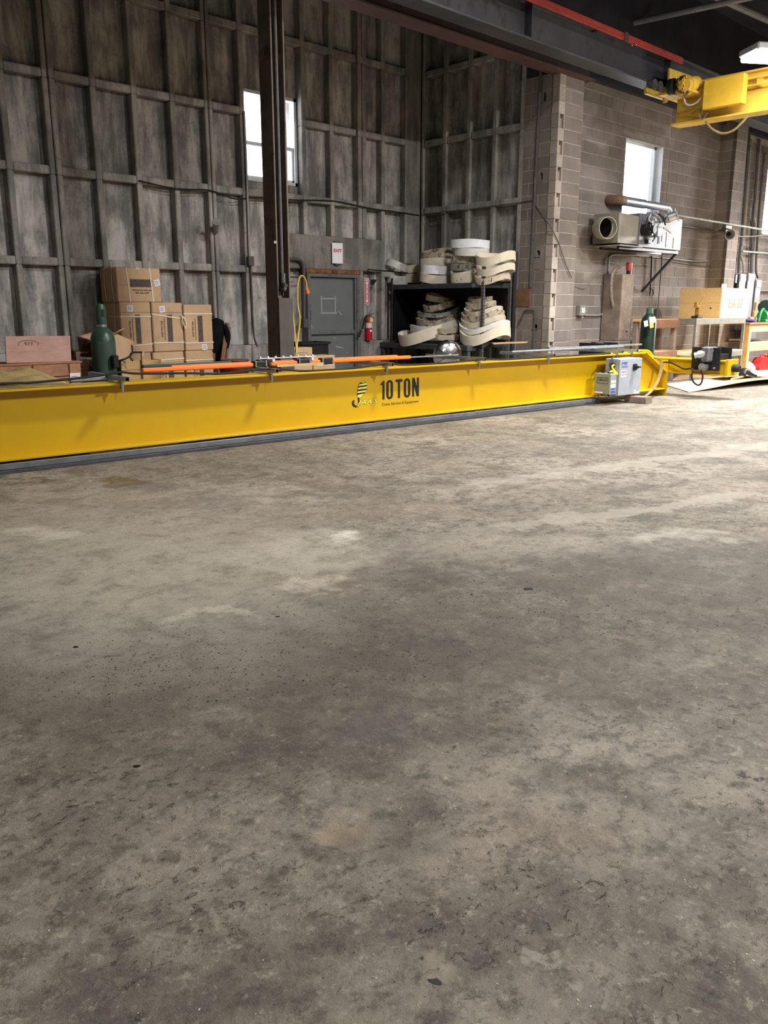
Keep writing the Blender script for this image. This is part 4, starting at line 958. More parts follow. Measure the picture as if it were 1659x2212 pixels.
single('plastic_wrap', MB().ball((q.x-.2, 10.42, q.z-.06), .10, 14, 8, None, (1.4, .4, .5)), M_plastic_clear, 'crumpled clear plastic at the left end of the long crate', 'plastic')
# torn open carton leaning behind the cylinder, dark tray below
a, b = PY(168, 727, 11.0), PY(205, 716, 11.2)
tcn = thing('open_carton', 'torn brown open carton behind the green gas cylinder', 'box', (a.x+.2, 11.1, .3))
p1, p2, p3, p4 = PY(167, 728, 10.95), PY(205, 738, 10.8), PY(206, 772, 10.8), PY(174, 770, 10.95)
part('side_panel', MB().quad(p1, p4, p3, p2, .01), mat('dark_kraft', srgb(104, 78, 62), .85, var=.1), tcn, True)
p5, p6 = PY(206, 717, 11.25), PY(250, 720, 11.0)
part('back_panel', MB().quad(p1, p2, p6, p5, .008), M_card, tcn, True)
p7, p8, p9, p10 = PY(244, 718, 10.7), PY(290, 738, 10.75), PY(272, 800, 10.75), PY(244, 812, 10.7)
part('front_panel', MB().quad(p7, p10, p9, p8, .01), M_card, tcn, True)
part('torn_flap', MB().tube(smooth_path([PY(244, 725, 10.72), PY(254, 717, 10.66), PY(262, 713, 10.66), PY(266, 711, 10.7)], 5), .026, 8, None, .35), M_card, tcn, True)
part('lower_body', MB().box(p4.x+.05, p9.x-.1, 10.82, 11.1, 0, p3.z-.03, bev=.01), M_card, tcn, True)
q = PY(184, 782, 10.8)
tr_ = thing('scrap_tray', 'dark shelf-like tray holding crumpled metal scraps left of the cylinder', 'tray', (q.x, 10.8, 0))
part('tray_body', MB().box(q.x-.14, q.x+.14, 10.72, 10.79, q.z-.10, q.z-.06, bev=.004).box(q.x-.16, q.x-.14, 10.70, 10.79, q.z-.10, q.z+.12).box(q.x-.16, q.x+.14, 10.70, 10.79, q.z+.12, q.z+.14).box(q.x-.15, q.x+.13, 10.74, 10.80, 0, q.z-.10), M_wood_dark, tr_, True)
part('crumpled_scrap', MB().tube(smooth_path([(q.x-.12, 10.72, q.z-.03), (q.x-.03, 10.70, q.z+.04), (q.x+.02, 10.72, q.z-.04), (q.x+.09, 10.7, q.z+.03), (q.x+.12, 10.72, q.z-.04)], 4), .018, 6, None, .5), M_galv, tr_, True)
# small wooden crate with an upright stick, gooseneck
a, b = PY(258, 780, 10.44), PY(345, 780, 10.44)
sc = thing('crate', 'small pale wooden crate with an upright stake in front of the cartons', 'crate', ((a.x+b.x)/2, 10.44, 0))
zt = PY(300, 778, 10.44).z
for i in range(4): part('slat', MB().box(a.x, b.x, 10.40, 10.42, zt-.13*(i+1)+.008, zt-.13*i, bev=.003), M_wood, sc, True)
part('side', MB().box(a.x, a.x+.02, 10.42, 10.64, .0, zt, bev=.003), M_wood_dark, sc, True); part('side', MB().box(b.x-.02, b.x, 10.42, 10.64, .0, zt, bev=.003), M_wood, sc, True)
part('bottom', MB().box(a.x+.02, b.x-.02, 10.42, 10.64, .0, .03), M_wood, sc, True)
q = PY(307, 770, 10.39); part('stake', MB().box(q.x-.02, q.x+.02, 10.36, 10.398, .2, PY(307, 759, 10.39).z, bev=.004), M_wood, sc, True)
gp = [PY(252, 781, 10.34), PY(266, 777, 10.3), PY(280, 770, 10.3), PY(286, 762, 10.3), PY(306, 761, 10.34)]
gn = thing('cable_clamp', 'black bent cable clamp hooked over the small wooden crate', 'clamp', gp[0])
part('bent_arm', MB().tube(smooth_path(gp, 4), .014, 8), M_black, gn, True)
part('clamp_head', MB().box(gp[0].x-.06, gp[0].x+.02, 10.31, 10.39, gp[0].z-.08, gp[0].z+.08, bev=.01).cyl((gp[3].x, 10.3, gp[3].z), (gp[3].x+.0, 10.3, gp[3].z+.1), .01, 8).cyl((gp[2].x, 10.3, gp[2].z), (gp[2].x+.04, 10.3, gp[2].z-.06), .01, 8), M_black, gn, True)
# coat, leaning lumber, red tub
q = PY(470, 722, 11.5)
ct = thing('black_coat', 'black coat hanging on the wall right of the cartons', 'coat', (q.x, 11.55, q.z-.4))
vs = []; fs = []; nn = 14
prof = [(.02, .25, .05), (.11, .20, .09), (.15, .12, .11), (.15, 0, .11), (.14, -.12, .10), (.13, -.25, .09), (.12, -.38, .07), (.10, -.47, .05)]
for (w, z, dpt) in prof:
    for k in range(nn):
        t = 2*math.pi*k/nn; wob = 1+.12*math.sin(4*t+z*14); vs.append((q.x+w*math.cos(t)*wob+.03*math.sin(z*6), 11.56+dpt*math.sin(t)*wob, q.z+z))
for i in range(len(prof)-1): fs += [(i*nn+k, i*nn+(k+1) % nn, (i+1)*nn+(k+1) % nn, (i+1)*nn+k) for k in range(nn)]
fs += [tuple(range(nn)), tuple((len(prof)-1)*nn+k for k in range(nn))]
part('coat_body', MB().add(vs, fs), mat('black_fabric', srgb(20, 20, 22), .9, var=.3, scale=8, bump=.3, spec=.1), ct, True, 60)
part('sleeve', MB().tube(smooth_path([(q.x+.12, 11.5, q.z+.14), (q.x+.16, 11.46, q.z-.02), (q.x+.11, 11.45, q.z-.2)], 4), .05, 10), mat('black_fabric_2', srgb(18, 18, 20), .9, spec=.1), ct, True, 60)
part('hook', MB().tube([(q.x, 11.68, q.z+.27), (q.x, 11.58, q.z+.25), (q.x, 11.56, q.z+.29)], .008, 6), M_conduit_dark, ct, True)
def plank(label, p0, p1, w, t, m, cat='lumber', group=None):
    p0, p1 = Vector(p0), Vector(p1); L_ = (p1-p0).length; M = frame(p0, (p1-p0), (1, 0, 0) if abs((p1-p0).normalized().x) < .8 else (0, 1, 0))
    mb = MB().box(0, L_, -w/2, w/2, -t/2, t/2, M, bev=.004); return single('lumber_board', mb, m, label, cat, group)
plank('long brown board leaning on the wall right of the black coat', PY(478, 800, 11.2)*1, PY(491, 698, 11.6), .07, .03, M_wood_dark)
plank('darker narrow board leaning just right of the long brown one', PY(487, 800, 11.3), PY(496, 706, 11.62), .035, .03, M_steel_brown)
plank('short brown board standing behind the black coat', PY(458, 800, 11.35), PY(461, 735, 11.62), .08, .03, M_wood_dark)
q = PY(507, 785, 11.1); ztub = PY(507, 777, 11.1).z
tb_ = thing('red_tub', 'dark red round tub on the floor left of the column', 'tub', (q.x, 11.1, 0))
part('tub_body', MB().lathe([(.19, 0), (.2, .02), (.215, ztub-.02), (.22, ztub), (.2, ztub), (.2, ztub-.03), (.001, ztub-.04)], 28), mat('dark_red_plastic', srgb(122, 26, 32), .45), tb_)
part('rim_dust', MB().lathe([(.221, ztub-.012), (.224, ztub-.004), (.221, ztub+.003), (.205, ztub+.003)], 28), M_wood_dark, tb_)

# ================================================================== BY THE DOOR
def small_box(label, x0, x1, y0, dep, z0, z1, m=None, pl=()):
    t = thing('parcel_box', label, 'box', ((x0+x1)/2, y0, z0))
    part('body', MB().box(x0, x1, y0, y0+dep, z0, z1, bev=.01), m or M_card, t, True)
    part('tape', MB().box((x0+x1)/2-.03, (x0+x1)/2+.03, y0+.0, y0+dep, z1-.001, z1+.001), mat('clear_tape', srgb(214, 184, 146), .3), t, True)
    for (fx, fz, w, h) in pl:
        cx_, cz_ = x0+(x1-x0)*fx, z0+(z1-z0)*fz
        part('shipping_label', MB().box(cx_-w/2, cx_+w/2, y0-.0015, y0, cz_-h/2, cz_+h/2), M_white, t, True)
        ln = MB()
        for d in (-.3, 0, .3): ln.box(cx_-w*.36, cx_+w*.3, y0-.002, y0-.0015, cz_+d*h-.004, cz_+d*h+.004)
        part('label_print', ln, M_ink, t, True)
    return t
YD = 10.3
a, b = PY(629, 752, YD), PY(675, 750, YD)
bx = small_box('brown carton with faint printing by the yellow cord, near the column', a.x, b.x, YD, .32, 0, a.z, None, [(.38, .5, .07, .06)])
for k in range(4): part('print_line', MB().box(a.x+.08, b.x-.1+(k % 2)*.03, YD-.0015, YD, a.z-.08-.03*k, a.z-.074-.03*k), M_card_print, bx, True)
a2, b2 = PY(676, 769, YD), PY(724, 768, YD)
small_box('long low parcel with two white labels in front of the door', a2.x+.01, b2.x, YD, .3, 0, a2.z, None, [(.3, .82, .11, .07), (.78, .84, .12, .09)])
a3, b3 = PY(652, 740, 10.9), PY(711, 739, 10.9)
bk = thing('black_bin', 'open black storage bin behind the two parcels at the door', 'bin', ((a3.x+b3.x)/2, 10.9, 0))
part('bin_body', MB().box(a3.x, b3.x, 10.9, 11.3, 0, a3.z-.03, bev=.02), M_black, bk, True)
part('bin_rim', MB().box(a3.x-.02, b3.x+.02, 10.88, 10.9, a3.z-.04, a3.z).box(a3.x-.02, b3.x+.02, 11.3, 11.32, a3.z-.04, a3.z).box(a3.x-.02, a3.x, 10.9, 11.3, a3.z-.04, a3.z).box(b3.x, b3.x+.02, 10.9, 11.3, a3.z-.04, a3.z), M_black, bk, True)
# exit sign
a, b = PY(716, 524, YF-.03), PY(739.5, 570, YF-.03)
ex = thing('exit_sign', 'white hanging exit sign with red letters above the grey door', 'sign', ((a.x+b.x)/2, YF-.04, b.z))
part('sign_board', MB().box(a.x, b.x, YF-.05, YF-.03, b.z, a.z, bev=.004), M_white, ex, True)
wtext('exit_letters', 'EXIT', a.x+(b.x-a.x)*.13, a.x+(b.x-a.x)*.9, b.z+(a.z-b.z)*.54, b.z+(a.z-b.z)*.71, YF-.051, M_redprint, ex, .03)
part('fold_line', MB().box(a.x+.02, b.x-.02, YF-.0508, YF-.05, b.z+(a.z-b.z)*.46, b.z+(a.z-b.z)*.47), M_frame_white, ex, True)
part('bracket', MB().box((a.x+b.x)/2-.06, (a.x+b.x)/2+.06, YF-.045, YF-.004, a.z, a.z+.03).box((a.x+b.x)/2-.05, (a.x+b.x)/2+.05, YF-.045, YF-.004, b.z-.03, b.z), M_conduit_dark, ex, True)
# extinguisher arrow sign
YS = YF-.012
a, b = PY(788, 601, YS), PY(797.5, 657, YS)
fs_ = thing('extinguisher_sign', 'narrow red and white fire extinguisher arrow sign on the door pier', 'sign', ((a.x+b.x)/2, YS, b.z))
part('sign_plate', MB().box(a.x, b.x, YS, YS+.006, b.z, a.z), M_white, fs_, True)
part('red_field', MB().box(a.x+.008, b.x-.008, YS-.001, YS, b.z+.01, a.z-.01), M_redprint, fs_, True)
mx = (a.x+b.x)/2; h_ = a.z-b.z
ar = MB(); Mf = frame((mx, YS-.001, 0), (1, 0, 0), (0, 0, 1))
ar.prism([(-.02, a.z-h_*.14), (-.02, b.z+h_*.13), (-.036, b.z+h_*.13), (0, b.z+h_*.04), (.036, b.z+h_*.13), (.02, b.z+h_*.13), (.02, a.z-h_*.14), (.036, a.z-h_*.2), (.036, a.z-h_*.05), (-.036, a.z-h_*.05), (-.036, a.z-h_*.2)], .0008, Mf)
part('white_arrow', ar, M_white, fs_, True)
wtext('sign_word', 'FIRE', a.x+.015, b.x-.015, a.z-h_*.155, a.z-h_*.08, YS-.0025, M_redprint, fs_, .02)
for k, ch in enumerate('EXTINGUISHER'): wtext('sign_letter', ch, mx-.012, mx+.012, a.z-h_*(.262+.052*k), a.z-h_*(.222+.052*k), YS-.0025, M_redprint, fs_, .015)
# fire extinguisher
q = PY(796.5, 715, YF-.06); mpp = (q-O).length/FPX
er = 7.4*mpp; zb_, zt = PY(797, 735, YF-.06).z, PY(797, 686, YF-.06).z
fe = thing('fire_extinguisher', 'red fire extinguisher with black hose hanging right of the door', 'fire extinguisher', (q.x, YF-.06, zb_))
H_ = zt-zb_
part('cylinder', MB().lathe([(er*.92, 0), (er, .015), (er, H_-.05), (er*.8, H_-.015), (er*.35, H_)], 24), M_red, fe)
part('white_label', MB().lathe([(er+.001, H_*.55), (er+.001, H_*.77)], 24), mat('extinguisher_label', srgb(206, 208, 198), .5, var=.2, scale=30), fe)
part('diamond_mark', MB().prism([(-.035, 0), (0, .025), (.035, 0), (0, -.025)], .002, frame((-.01, -er-.003, H_*.42), (1, 0, 0), (0, 0, 1))), M_white, fe)
part('valve', MB().cyl((0, 0, H_), (0, 0, H_+.05), .018, 10).box(-.03, .02, -.02, .02, H_+.02, H_+.05, bev=.005), M_chrome, fe)
part('lever', MB().box(0, .13, -.008, .008, H_+.055, H_+.066).tube([(0, 0, H_+.05), (.07, 0, H_+.02), (.14, 0, H_-.02)], .007, 6), M_chrome, fe)
part('yellow_tag', MB().box(-.035, .035, -er-.01, -er-.007, H_-.08, H_+.0), mat('manila_tag', srgb(232, 200, 132), .7), fe)
part('hose', MB().tube(smooth_path([(-.02, 0, H_+.035), (-.09, -.02, H_+.02), (-.15, -.03, H_-.08), (-.19, -.03, H_-.2), (-.24, -.03, H_-.27)], 5), .016, 8), M_rubber, fe)
part('hose_nozzle', MB().cyl((-.235, -.03, H_-.26), (-.28, -.03, H_-.34), .018, 10, .026), M_rubber, fe)
part('hose_band', MB().cyl((-.2, -.03, H_-.215), (-.21, -.03, H_-.23), .02, 10), M_chrome, fe)
part('wall_bracket', MB().box(-.02, .02, er-.005, er+.12, H_*.8, H_*.9), M_conduit_dark, fe)
# yellow extension cord looped over a conduit by the column, conduits
YC = 10.9
cpts = [(640, 771), (641, 752), (645, 720), (648, 690), (644, 660), (643, 640), (644, 615), (647, 600), (652, 595.5), (658, 600), (662, 612), (662, 624)]
xc = thing('extension_cord', 'yellow extension cord looped over the bent conduit beside the door', 'cord', PY(642, 760, YC))
part('cord_loop', MB().tube(smooth_path([PY(x, y, 10.2+.1*i if i < 8 else YC) for i, (x, y) in enumerate(cpts)], 5), .011, 8), M_yellow_cord, xc, True)
part('cord_fall', MB().tube(smooth_path([PY(x, y, 10.2+.08*i) for i, (x, y) in enumerate([(641, 770), (640, 752), (637, 720), (634, 690), (631, 662), (627, 647)])], 5), .010, 8), M_yellow_cord, xc, True)
pe = PY(664, 630, YC)
part('cord_socket', MB().cyl(PY(662, 623, YC), PY(665, 634, YC), .028, 12, .036), M_orange, xc, True)
cd = thing('bent_conduit', 'dark bent conduit running from the column down beside the door frame', 'conduit', PY(655, 600, YF-.06))
part('pipe', MB().tube(smooth_path([PY(616, 559.5, YF-.06), PY(640, 560, YF-.06), PY(650, 564, YF-.06), PY(655, 575, YF-.06), PY(656, 600, YF-.06), PY(657, 690, YF-.06)], 6), .03, 10), M_conduit_dark, cd, True)
q = PY(656.5, 697, YF-.06); part('junction_box', MB().box(q.x-.05, q.x+.05, YF-.12, YF-.01, q.z-.09, q.z+.07, bev=.01), M_conduit_dark, cd, True)
part('horizontal_pipe', MB().tube([PY(612, 598, YF-.1), PY(656, 599, YF-.06)], .015, 8), M_conduit_dark, cd, True)
for nm, pts, r, m, lab in [
    ('wall_conduit', [(527, 240), (531, 330), (535, 440), (538, 540), (541, 566)], .018, M_conduit, 'pale vertical conduit on the ribbed wall left of the window'),
    ('wall_conduit', [(541, 566), (544, 640), (548, 720), (554, 745), (556, 749)], .016, M_conduit_dark, 'dark cable dropping down the ribbed wall left of the column'),
    ('wall_cable', [(300, 390), (380, 408), (446, 410), (480, 420), (510, 430), (560, 426), (640, 432), (720, 434), (800, 450), (860, 458), (904, 465)], .010, M_rubber, 'black cable sagging along the second rib of the back wall')]:
    single(nm, MB().tube(smooth_path([PY(x, y, YF-.025) for x, y in pts], 4), r, 8), m, lab, 'conduit' if 'conduit' in nm else 'cable')
q = PY(541, 562, YF-.03); single('junction_box', MB().box(q.x-.06, q.x+.05, YF-.07, YF-.004, q.z-.09, q.z+.06, bev=.008), M_conduit_dark, 'small grey junction box on the ribbed wall left of the column', 'junction box')
q = PY(460, 490, YF-.03)
hn = thing('pipe_stub', 'short grey pipe stub sticking out of the seamed rib', 'pipe', q)
part('stub', MB().cyl((q.x+.06, YF, q.z-.06), (q.x-.05, YF-.2, q.z+.05), .05, 14).cyl((q.x-.05, YF-.2, q.z+.05), (q.x-.06, YF-.22, q.z+.06), .062, 14), M_conduit, hn, True)
bc = thing('coat_bracket', 'thin dark bracket rod reaching from the wall toward the shelving', 'bracket', PY(800, 582, YF-.1))
part('rod', MB().tube([PY(795, 582, YF-.02), PX(882, 590, 11.2)], .012, 6).tube([PY(795, 582, YF-.02), PY(799, 604, YF-.02)], .008, 6), M_black, bc, True)
q = PY(806, 608, YF-.05); part('gusset', MB().prism([(-.07, .03), (.1, .04), (.0, -.07), (-.06, -.06)], .01, frame((q.x, YF-.05, q.z), (1, 0, 0), (0, 0, 1))), M_black, bc, True)

# ================================================================== SHELVING WITH MOULD RINGS
YR_ = 9.40
XFR = PY(1043, 660, YR_).x; YL_ = min(PX(828, 660, XFR).y, 11.62); XBK = 12.22
zt1, zt0 = PX(935, 613, XFR).z, PX(935, 623.5, XFR).z
zm1, zm0 = PX(1035, 742, XFR).z, PX(1035, 752, XFR).z
rk = thing('storage_rack', 'dark steel two-deck storage rack in the bay corner holding pale rings', 'rack', ((XFR+XBK)/2, (YR_+YL_)/2, 0))
for nm, a, b in (('top_deck', zt0, zt1), ('lower_deck', zm0, zm1)):
    part(nm, MB().box(XFR+.02, XBK, YR_+.02, YL_-.02, b-.02, b, bev=.003), M_shelf, rk, True)
    part('deck_beam', MB().box(XFR-.01, XFR+.02, YR_+.04, YL_, a, b, bev=.004), M_shelf, rk, True)
    part('deck_beam', MB().box(XFR+.04, XBK, YR_-.01, YR_+.02, a, b, bev=.004), M_shelf, rk, True)
    part('deck_beam', MB().box(XBK-.03, XBK, YR_+.04, YL_, a, b, bev=.004), M_shelf, rk, True)
def angle(x, y, sx, sy, z1, m):
    mb = MB().box(x, x+sx*.05, y, y+sy*.006, 0, z1).box(x, x+sx*.006, y, y+sy*.05, 0, z1); return part('upright', mb, m, rk, True)
ua = angle(XFR-.016, YR_-.016, 1, 1, PX(1043, 569, XFR).z, M_angle)
ho = MB(); n_h = 26; zt = PX(1043, 569, XFR).z
for i in range(n_h):
    z = zt-.04-i*.055; ho.box(XFR+.005, XFR+.02, YR_-.0175, YR_-.016, z-.014, z+.014); ho.box(XFR-.0175, XFR-.016, YR_+.005, YR_+.02, z-.014, z+.014)
part('upright_slots', ho, M_black, rk, True)
angle(XBK+.03, YR_-.016, -1, 1, PX(1112, 590, XBK).z+.1, M_angle); angle(XFR-.016, YL_+.016, 1, -1, zt1+.12, M_shelf); angle(XBK+.03, YL_+.016, -1, -1, zt1+.1, M_shelf)
part('back_panel', MB().box(XBK-.012, XBK-.006, YR_+.05, YL_-.01, zm1+.001, zt0), M_black, rk, True)  # black sheet added for the shade between the decks
part('side_panel', MB().box(XFR+.05, XBK-.02, YL_-.012, YL_-.006, zm1+.001, zt0), M_black, rk, True)  # black end sheet, likewise added as shade
q = PX(1023, 617, XFR-.012); part('deck_tag', MB().box(XFR-.0115, XFR-.010, q.y-.04, q.y+.04, q.z-.03, q.z+.03), mat('grey_tag', srgb(120, 120, 124), .6), rk, True)
q = PX(1060, 741, XFR+.2)
single('thin_board', MB().quad(PX(1066, 744, XFR-.1), PX(1137, 741, XFR+.35), PX(1140, 739, XFR+.55), PX(1060, 741, XFR+.25), .012), M_wood, 'thin pale board sticking out of the rack above the lower deck', 'board')
def ring_mat(name, col, d, lo): return mat(name, col, .8, var=.06, scale=7, dirt=d, dirt_lo=lo, dirt_hi=lo+.16, dirt_scale=15, spec=.25)
MR = {'white': ring_mat('ring_white', srgb(240, 240, 246), srgb(190, 180, 165), .72), 'cream': ring_mat('ring_cream', srgb(230, 219, 198), srgb(150, 134, 110), .60),
      'beige': ring_mat('ring_beige', srgb(210, 198, 176), srgb(124, 110, 92), .55), 'dirty': ring_mat('ring_dirty', srgb(188, 176, 156), srgb(96, 86, 74), .48),
      'grey': ring_mat('ring_grey', srgb(150, 148, 142), srgb(70, 66, 62), .5), 'pale': ring_mat('ring_pale', srgb(222, 220, 212), srgb(130, 122, 110), .62)}
def ring(label, x0, x1, y0, y1, X, mt, wave=.0, ph=0, tilt=(0, 0), el=1.0, marks=None, th=.022, hpx=None):
    """a hoop-shaped band: picture extent x0..x1, y0..y1, on the depth plane X"""
    xc, yc = (x0+x1)/2, (y0+y1)/2; P = PX(xc, yc, X); mpp = (P-O).length/FPX*.97
    r = (x1-x0)/2*mpp; hh = (hpx if hpx else (y1-y0)*.80)*mpp
    n = 44; vs = []
    for k in range(n):
        t = 2*math.pi*k/n; dz = wave*math.cos(2*(t-R(ph)))+wave*.3*math.cos(3*t+ph)
        for rr, zz in ((r, 0), (r, hh), (r-th, hh), (r-th, 0)):
            vs.append((rr*math.cos(t), rr*el*math.sin(t), dz+zz-hh/2))
    fs = [(4*k+i, 4*((k+1) % n)+i, 4*((k+1) % n)+(i+1) % 4, 4*k+(i+1) % 4) for k in range(n) for i in range(4)]
    t_ = thing('mould_ring', label, 'ring', P, 0, 'pale mould rings on the storage rack')
    Rm = Matrix.Rotation(PHI-R(90), 4, 'Z') @ Matrix.Rotation(R(tilt[0]), 4, 'X') @ Matrix.Rotation(R(tilt[1]), 4, 'Y')
    o = part('band', MB().add(vs, fs, Rm), MR[mt], t_, False, 50)
    if marks:
        M4 = Rm @ frame((0, -r*el-.003, 0), (1, 0, 0), (0, 0, 1))
        for (cx_, cz_, w_, h_, s) in marks:
            fit_text('ink_mark', s, (0, 0), (w_, h_), M_ink, t_, 0, .0, .1, False, Matrix.Translation(P) @ Rm @ frame((cx_, -math.sqrt(max(.001, 1-(cx_/r)**2))*r*el-.004, cz_), (1, 0, 0), (0, 0, 1)))
    return t_
XA, XB_, XC = XFR+.22, XFR+.36, XFR+.5
ring('small pale ring at the left end of the top deck, marked with an H', 836, 881, 592, 615, XA, 'pale', .012, 20, (4, 3), .8, [(-.09, -.035, .03, .06, 'H'), (.07, -.02, .01, .05, 'I')])
ring('tipped pale ring leaning above the H-marked ring', 833, 883, 562, 592, XA, 'pale', .01, 0, (-14, 22), .8, None, .022, 15)
ring('beige ring at the bottom behind the H-marked ring', 866, 912, 590, 612, XC, 'beige', .01, 40, (2, 0), .8)
ring('beige ring one up behind the H-marked ring', 868, 914, 572, 591, XC, 'cream', .01, 90, (3, -4), .8)
ring('beige ring lowest in the second pile of the top deck', 907, 975, 591, 613, XA+.05, 'cream', .016, 10, (3, 3), .8)
ring('clean white ring in the second pile of the top deck', 909, 973, 572, 594, XA+.05, 'white', .006, 30, (2, 1), .8)
ring('cream ring directly above the clean white ring', 908, 976, 556, 576, XB_, 'cream', .012, 60, (3, -3), .8)
ring('dirty grey ring sloping on top of the second pile', 911, 977, 537, 560, XB_, 'dirty', .012, 100, (3, -9), .8)
ring('cream ring lowest in the tall pile with scrawled marks', 974, 1034, 583, 613, XA+.02, 'cream', .018, 150, (3, -5), .8, [(-.16, -.06, .05, .07, 'a'), (-.09, -.05, .07, .075, 'd2')])
ring('grey ring second from the bottom of the tall pile', 972, 1034, 568, 586, XB_, 'grey', .01, 30, (2, -3), .8)
ring('stained ring in the middle of the tall pile', 974, 1036, 552, 571, XB_, 'dirty', .008, 70, (2, 1), .8)
ring('patchy pale ring second from the top of the tall pile', 983, 1056, 535, 555, XB_, 'pale', .006, 10, (2, 1), .8)
ring('bright white ring crowning the tall pile, highest of all', 974, 1057, 513, 540, XB_, 'white', .008, 80, (3, 1), .8, None, .024, 16)
ring('cream ring lowest in the right pile of the top deck', 1026, 1102, 590, 612, XA+.04, 'beige', .03, 135, (5, -4), .85, [(-.06, -.04, .02, .06, 'l')], .03, 13)
ring('cream ring in the middle of the right pile of the top deck', 1030, 1112, 570, 592, XA+.05, 'cream', .034, 135, (5, -4), .85, None, .03, 14)
ring('large cream ring on top of the right pile of the top deck', 1029, 1113, 545, 570, XA+.05, 'cream', .034, 135, (5, -4), .85, None, .03, 18)
# lower deck
ring('biggest cream ring tipped forward at the left of the lower deck', 860, 992, 694, 748, XFR+.12, 'cream', .05, 150, (-4, -12), .75, None, .026, 24)
ring('cream ring nested inside the biggest tipped ring', 886, 994, 688, 722, XFR+.34, 'pale', .045, 165, (-2, -10), .75, None, .028, 17)
ring('grey flecked ring above the nested cream ring', 899, 996, 678, 702, XB_, 'dirty', .035, 165, (4, -8), .8, None, .026, 14)
ring('smooth grey ring near the top of the left lower pile', 901, 994, 666, 684, XB_, 'grey', .026, 170, (4, -6), .8, None, .026, 9)
ring('stained ring second from the top of the left lower pile', 914, 983, 650, 670, XB_, 'dirty', .012, 140, (6, -10), .8, None, .026, 13)
ring('small dark cream ring topping the left lower pile', 920, 972, 635, 655, XB_, 'beige', .014, 120, (8, 12), .8, None, .026, 12)
ring('small stained ring lying under its twin at the lower deck front', 940, 991, 721, 736, XFR+.08, 'cream', .004, 10, (2, 1), .8)
ring('small stained ring lying on its twin at the lower deck front', 944, 991, 707, 720, XFR+.1, 'beige', .006, 60, (4, -3), .8)
ring('large wavy cream ring lowest in the right lower pile', 993, 1103, 706, 738, XFR+.22, 'cream', .06, 135, (4, -4), .8, None, .03, 21)
ring('second wavy cream ring in the right lower pile', 992, 1102, 694, 714, XFR+.26, 'pale', .05, 135, (4, -4), .8, None, .028, 11)
ring('third wavy stained ring in the right lower pile', 996, 1092, 682, 702, XFR+.28, 'beige', .04, 135, (4, -4), .8, None, .026, 11)
ring('fourth stained ring in the right lower pile', 997, 1090, 671, 690, XFR+.3, 'dirty', .034, 135, (4, -4), .8, None, .026, 11)
ring('fifth pinkish stained ring in the right lower pile', 1003, 1086, 661, 680, XFR+.32, 'beige', .03, 135, (4, -4), .8, None, .026, 10)
ring('dark stained ring second from the top of the right lower pile', 1006, 1072, 649, 667, XB_, 'dirty', .018, 135, (5, -4), .8, None, .026, 12)
ring('dark small ring topping the right lower pile', 1011, 1064, 638, 655, XB_, 'dirty', .012, 135, (6, -4), .8, None, .026, 9)
# grey stand under the rack, shiny dome
a, b = PX(833, 738, XFR-.12), PX(1023, 736, XFR-.12)
st = thing('steel_stand', 'low grey steel stand in front of the rack behind the shiny dome', 'stand', (XFR-.15, (a.y+b.y)/2, 0))
part('stand_top', MB().box(XFR-.28, XFR-.05, b.y, a.y, a.z-.10, a.z-.005, bev=.006), M_shelf, st, True)
for y in (a.y-.05, b.y+.06): part('leg', MB().box(XFR-.26, XFR-.18, y-.05, y+.05, 0, a.z-.101, bev=.006), M_shelf, st, True)
q = PX(967, 768, XFR-.7); mpp = (q-O).length/FPX
rd = 33*mpp
dm = thing('metal_dome', 'shiny segmented metal dome standing on edge behind the girder', 'dome', (q.x, q.y, 0))
nd_ = Vector((-.45, -.85, .0)); Dm = Matrix.Translation((0, 0, q.z)) @ frame((0, 0, 0), Vector((0, 0, 1)).cross(nd_), (0, 0, 1)).to_3x3().to_4x4()
dd = MB(); seg = 12
for k in range(seg):
    a0, a1 = 2*math.pi*k/seg+.02, 2*math.pi*(k+1)/seg-.02; vs = []
    for (rr, zz) in ((1, 0), (.9, .14), (.72, .26), (.48, .34), (.14, .38)):
        for t in (a0, (a0+a1)/2, a1): vs.append((rd*rr*math.cos(t), rd*rr*math.sin(t), rd*zz))
    n_ = len(vs); vs += [(x*.97, y*.97, z-.012) for x, y, z in vs]
    fs = [(3*i+j, 3*i+j+1, 3*i+j+4, 3*i+j+3) for i in range(4) for j in range(2)]; fs += [tuple(reversed([n_+i for i in f])) for f in fs]
    part('segment', MB().add(vs, fs, Dm), M_chrome, dm)
part('hub', MB().lathe([(rd*.16, rd*.37), (rd*.14, rd*.42), (.005, rd*.44)], 16, Dm), M_galv, dm)
part('inner_shell', MB().lathe([(rd*.94, -.01), (rd*.84, rd*.11), (rd*.66, rd*.22), (rd*.42, rd*.30), (.005, rd*.33)], 24, Dm), M_shelf, dm)
part('foot', MB().box(-.2, .2, -.08, .08, 0, max(.05, q.z-rd*.9), bev=.01), M_shelf, dm)
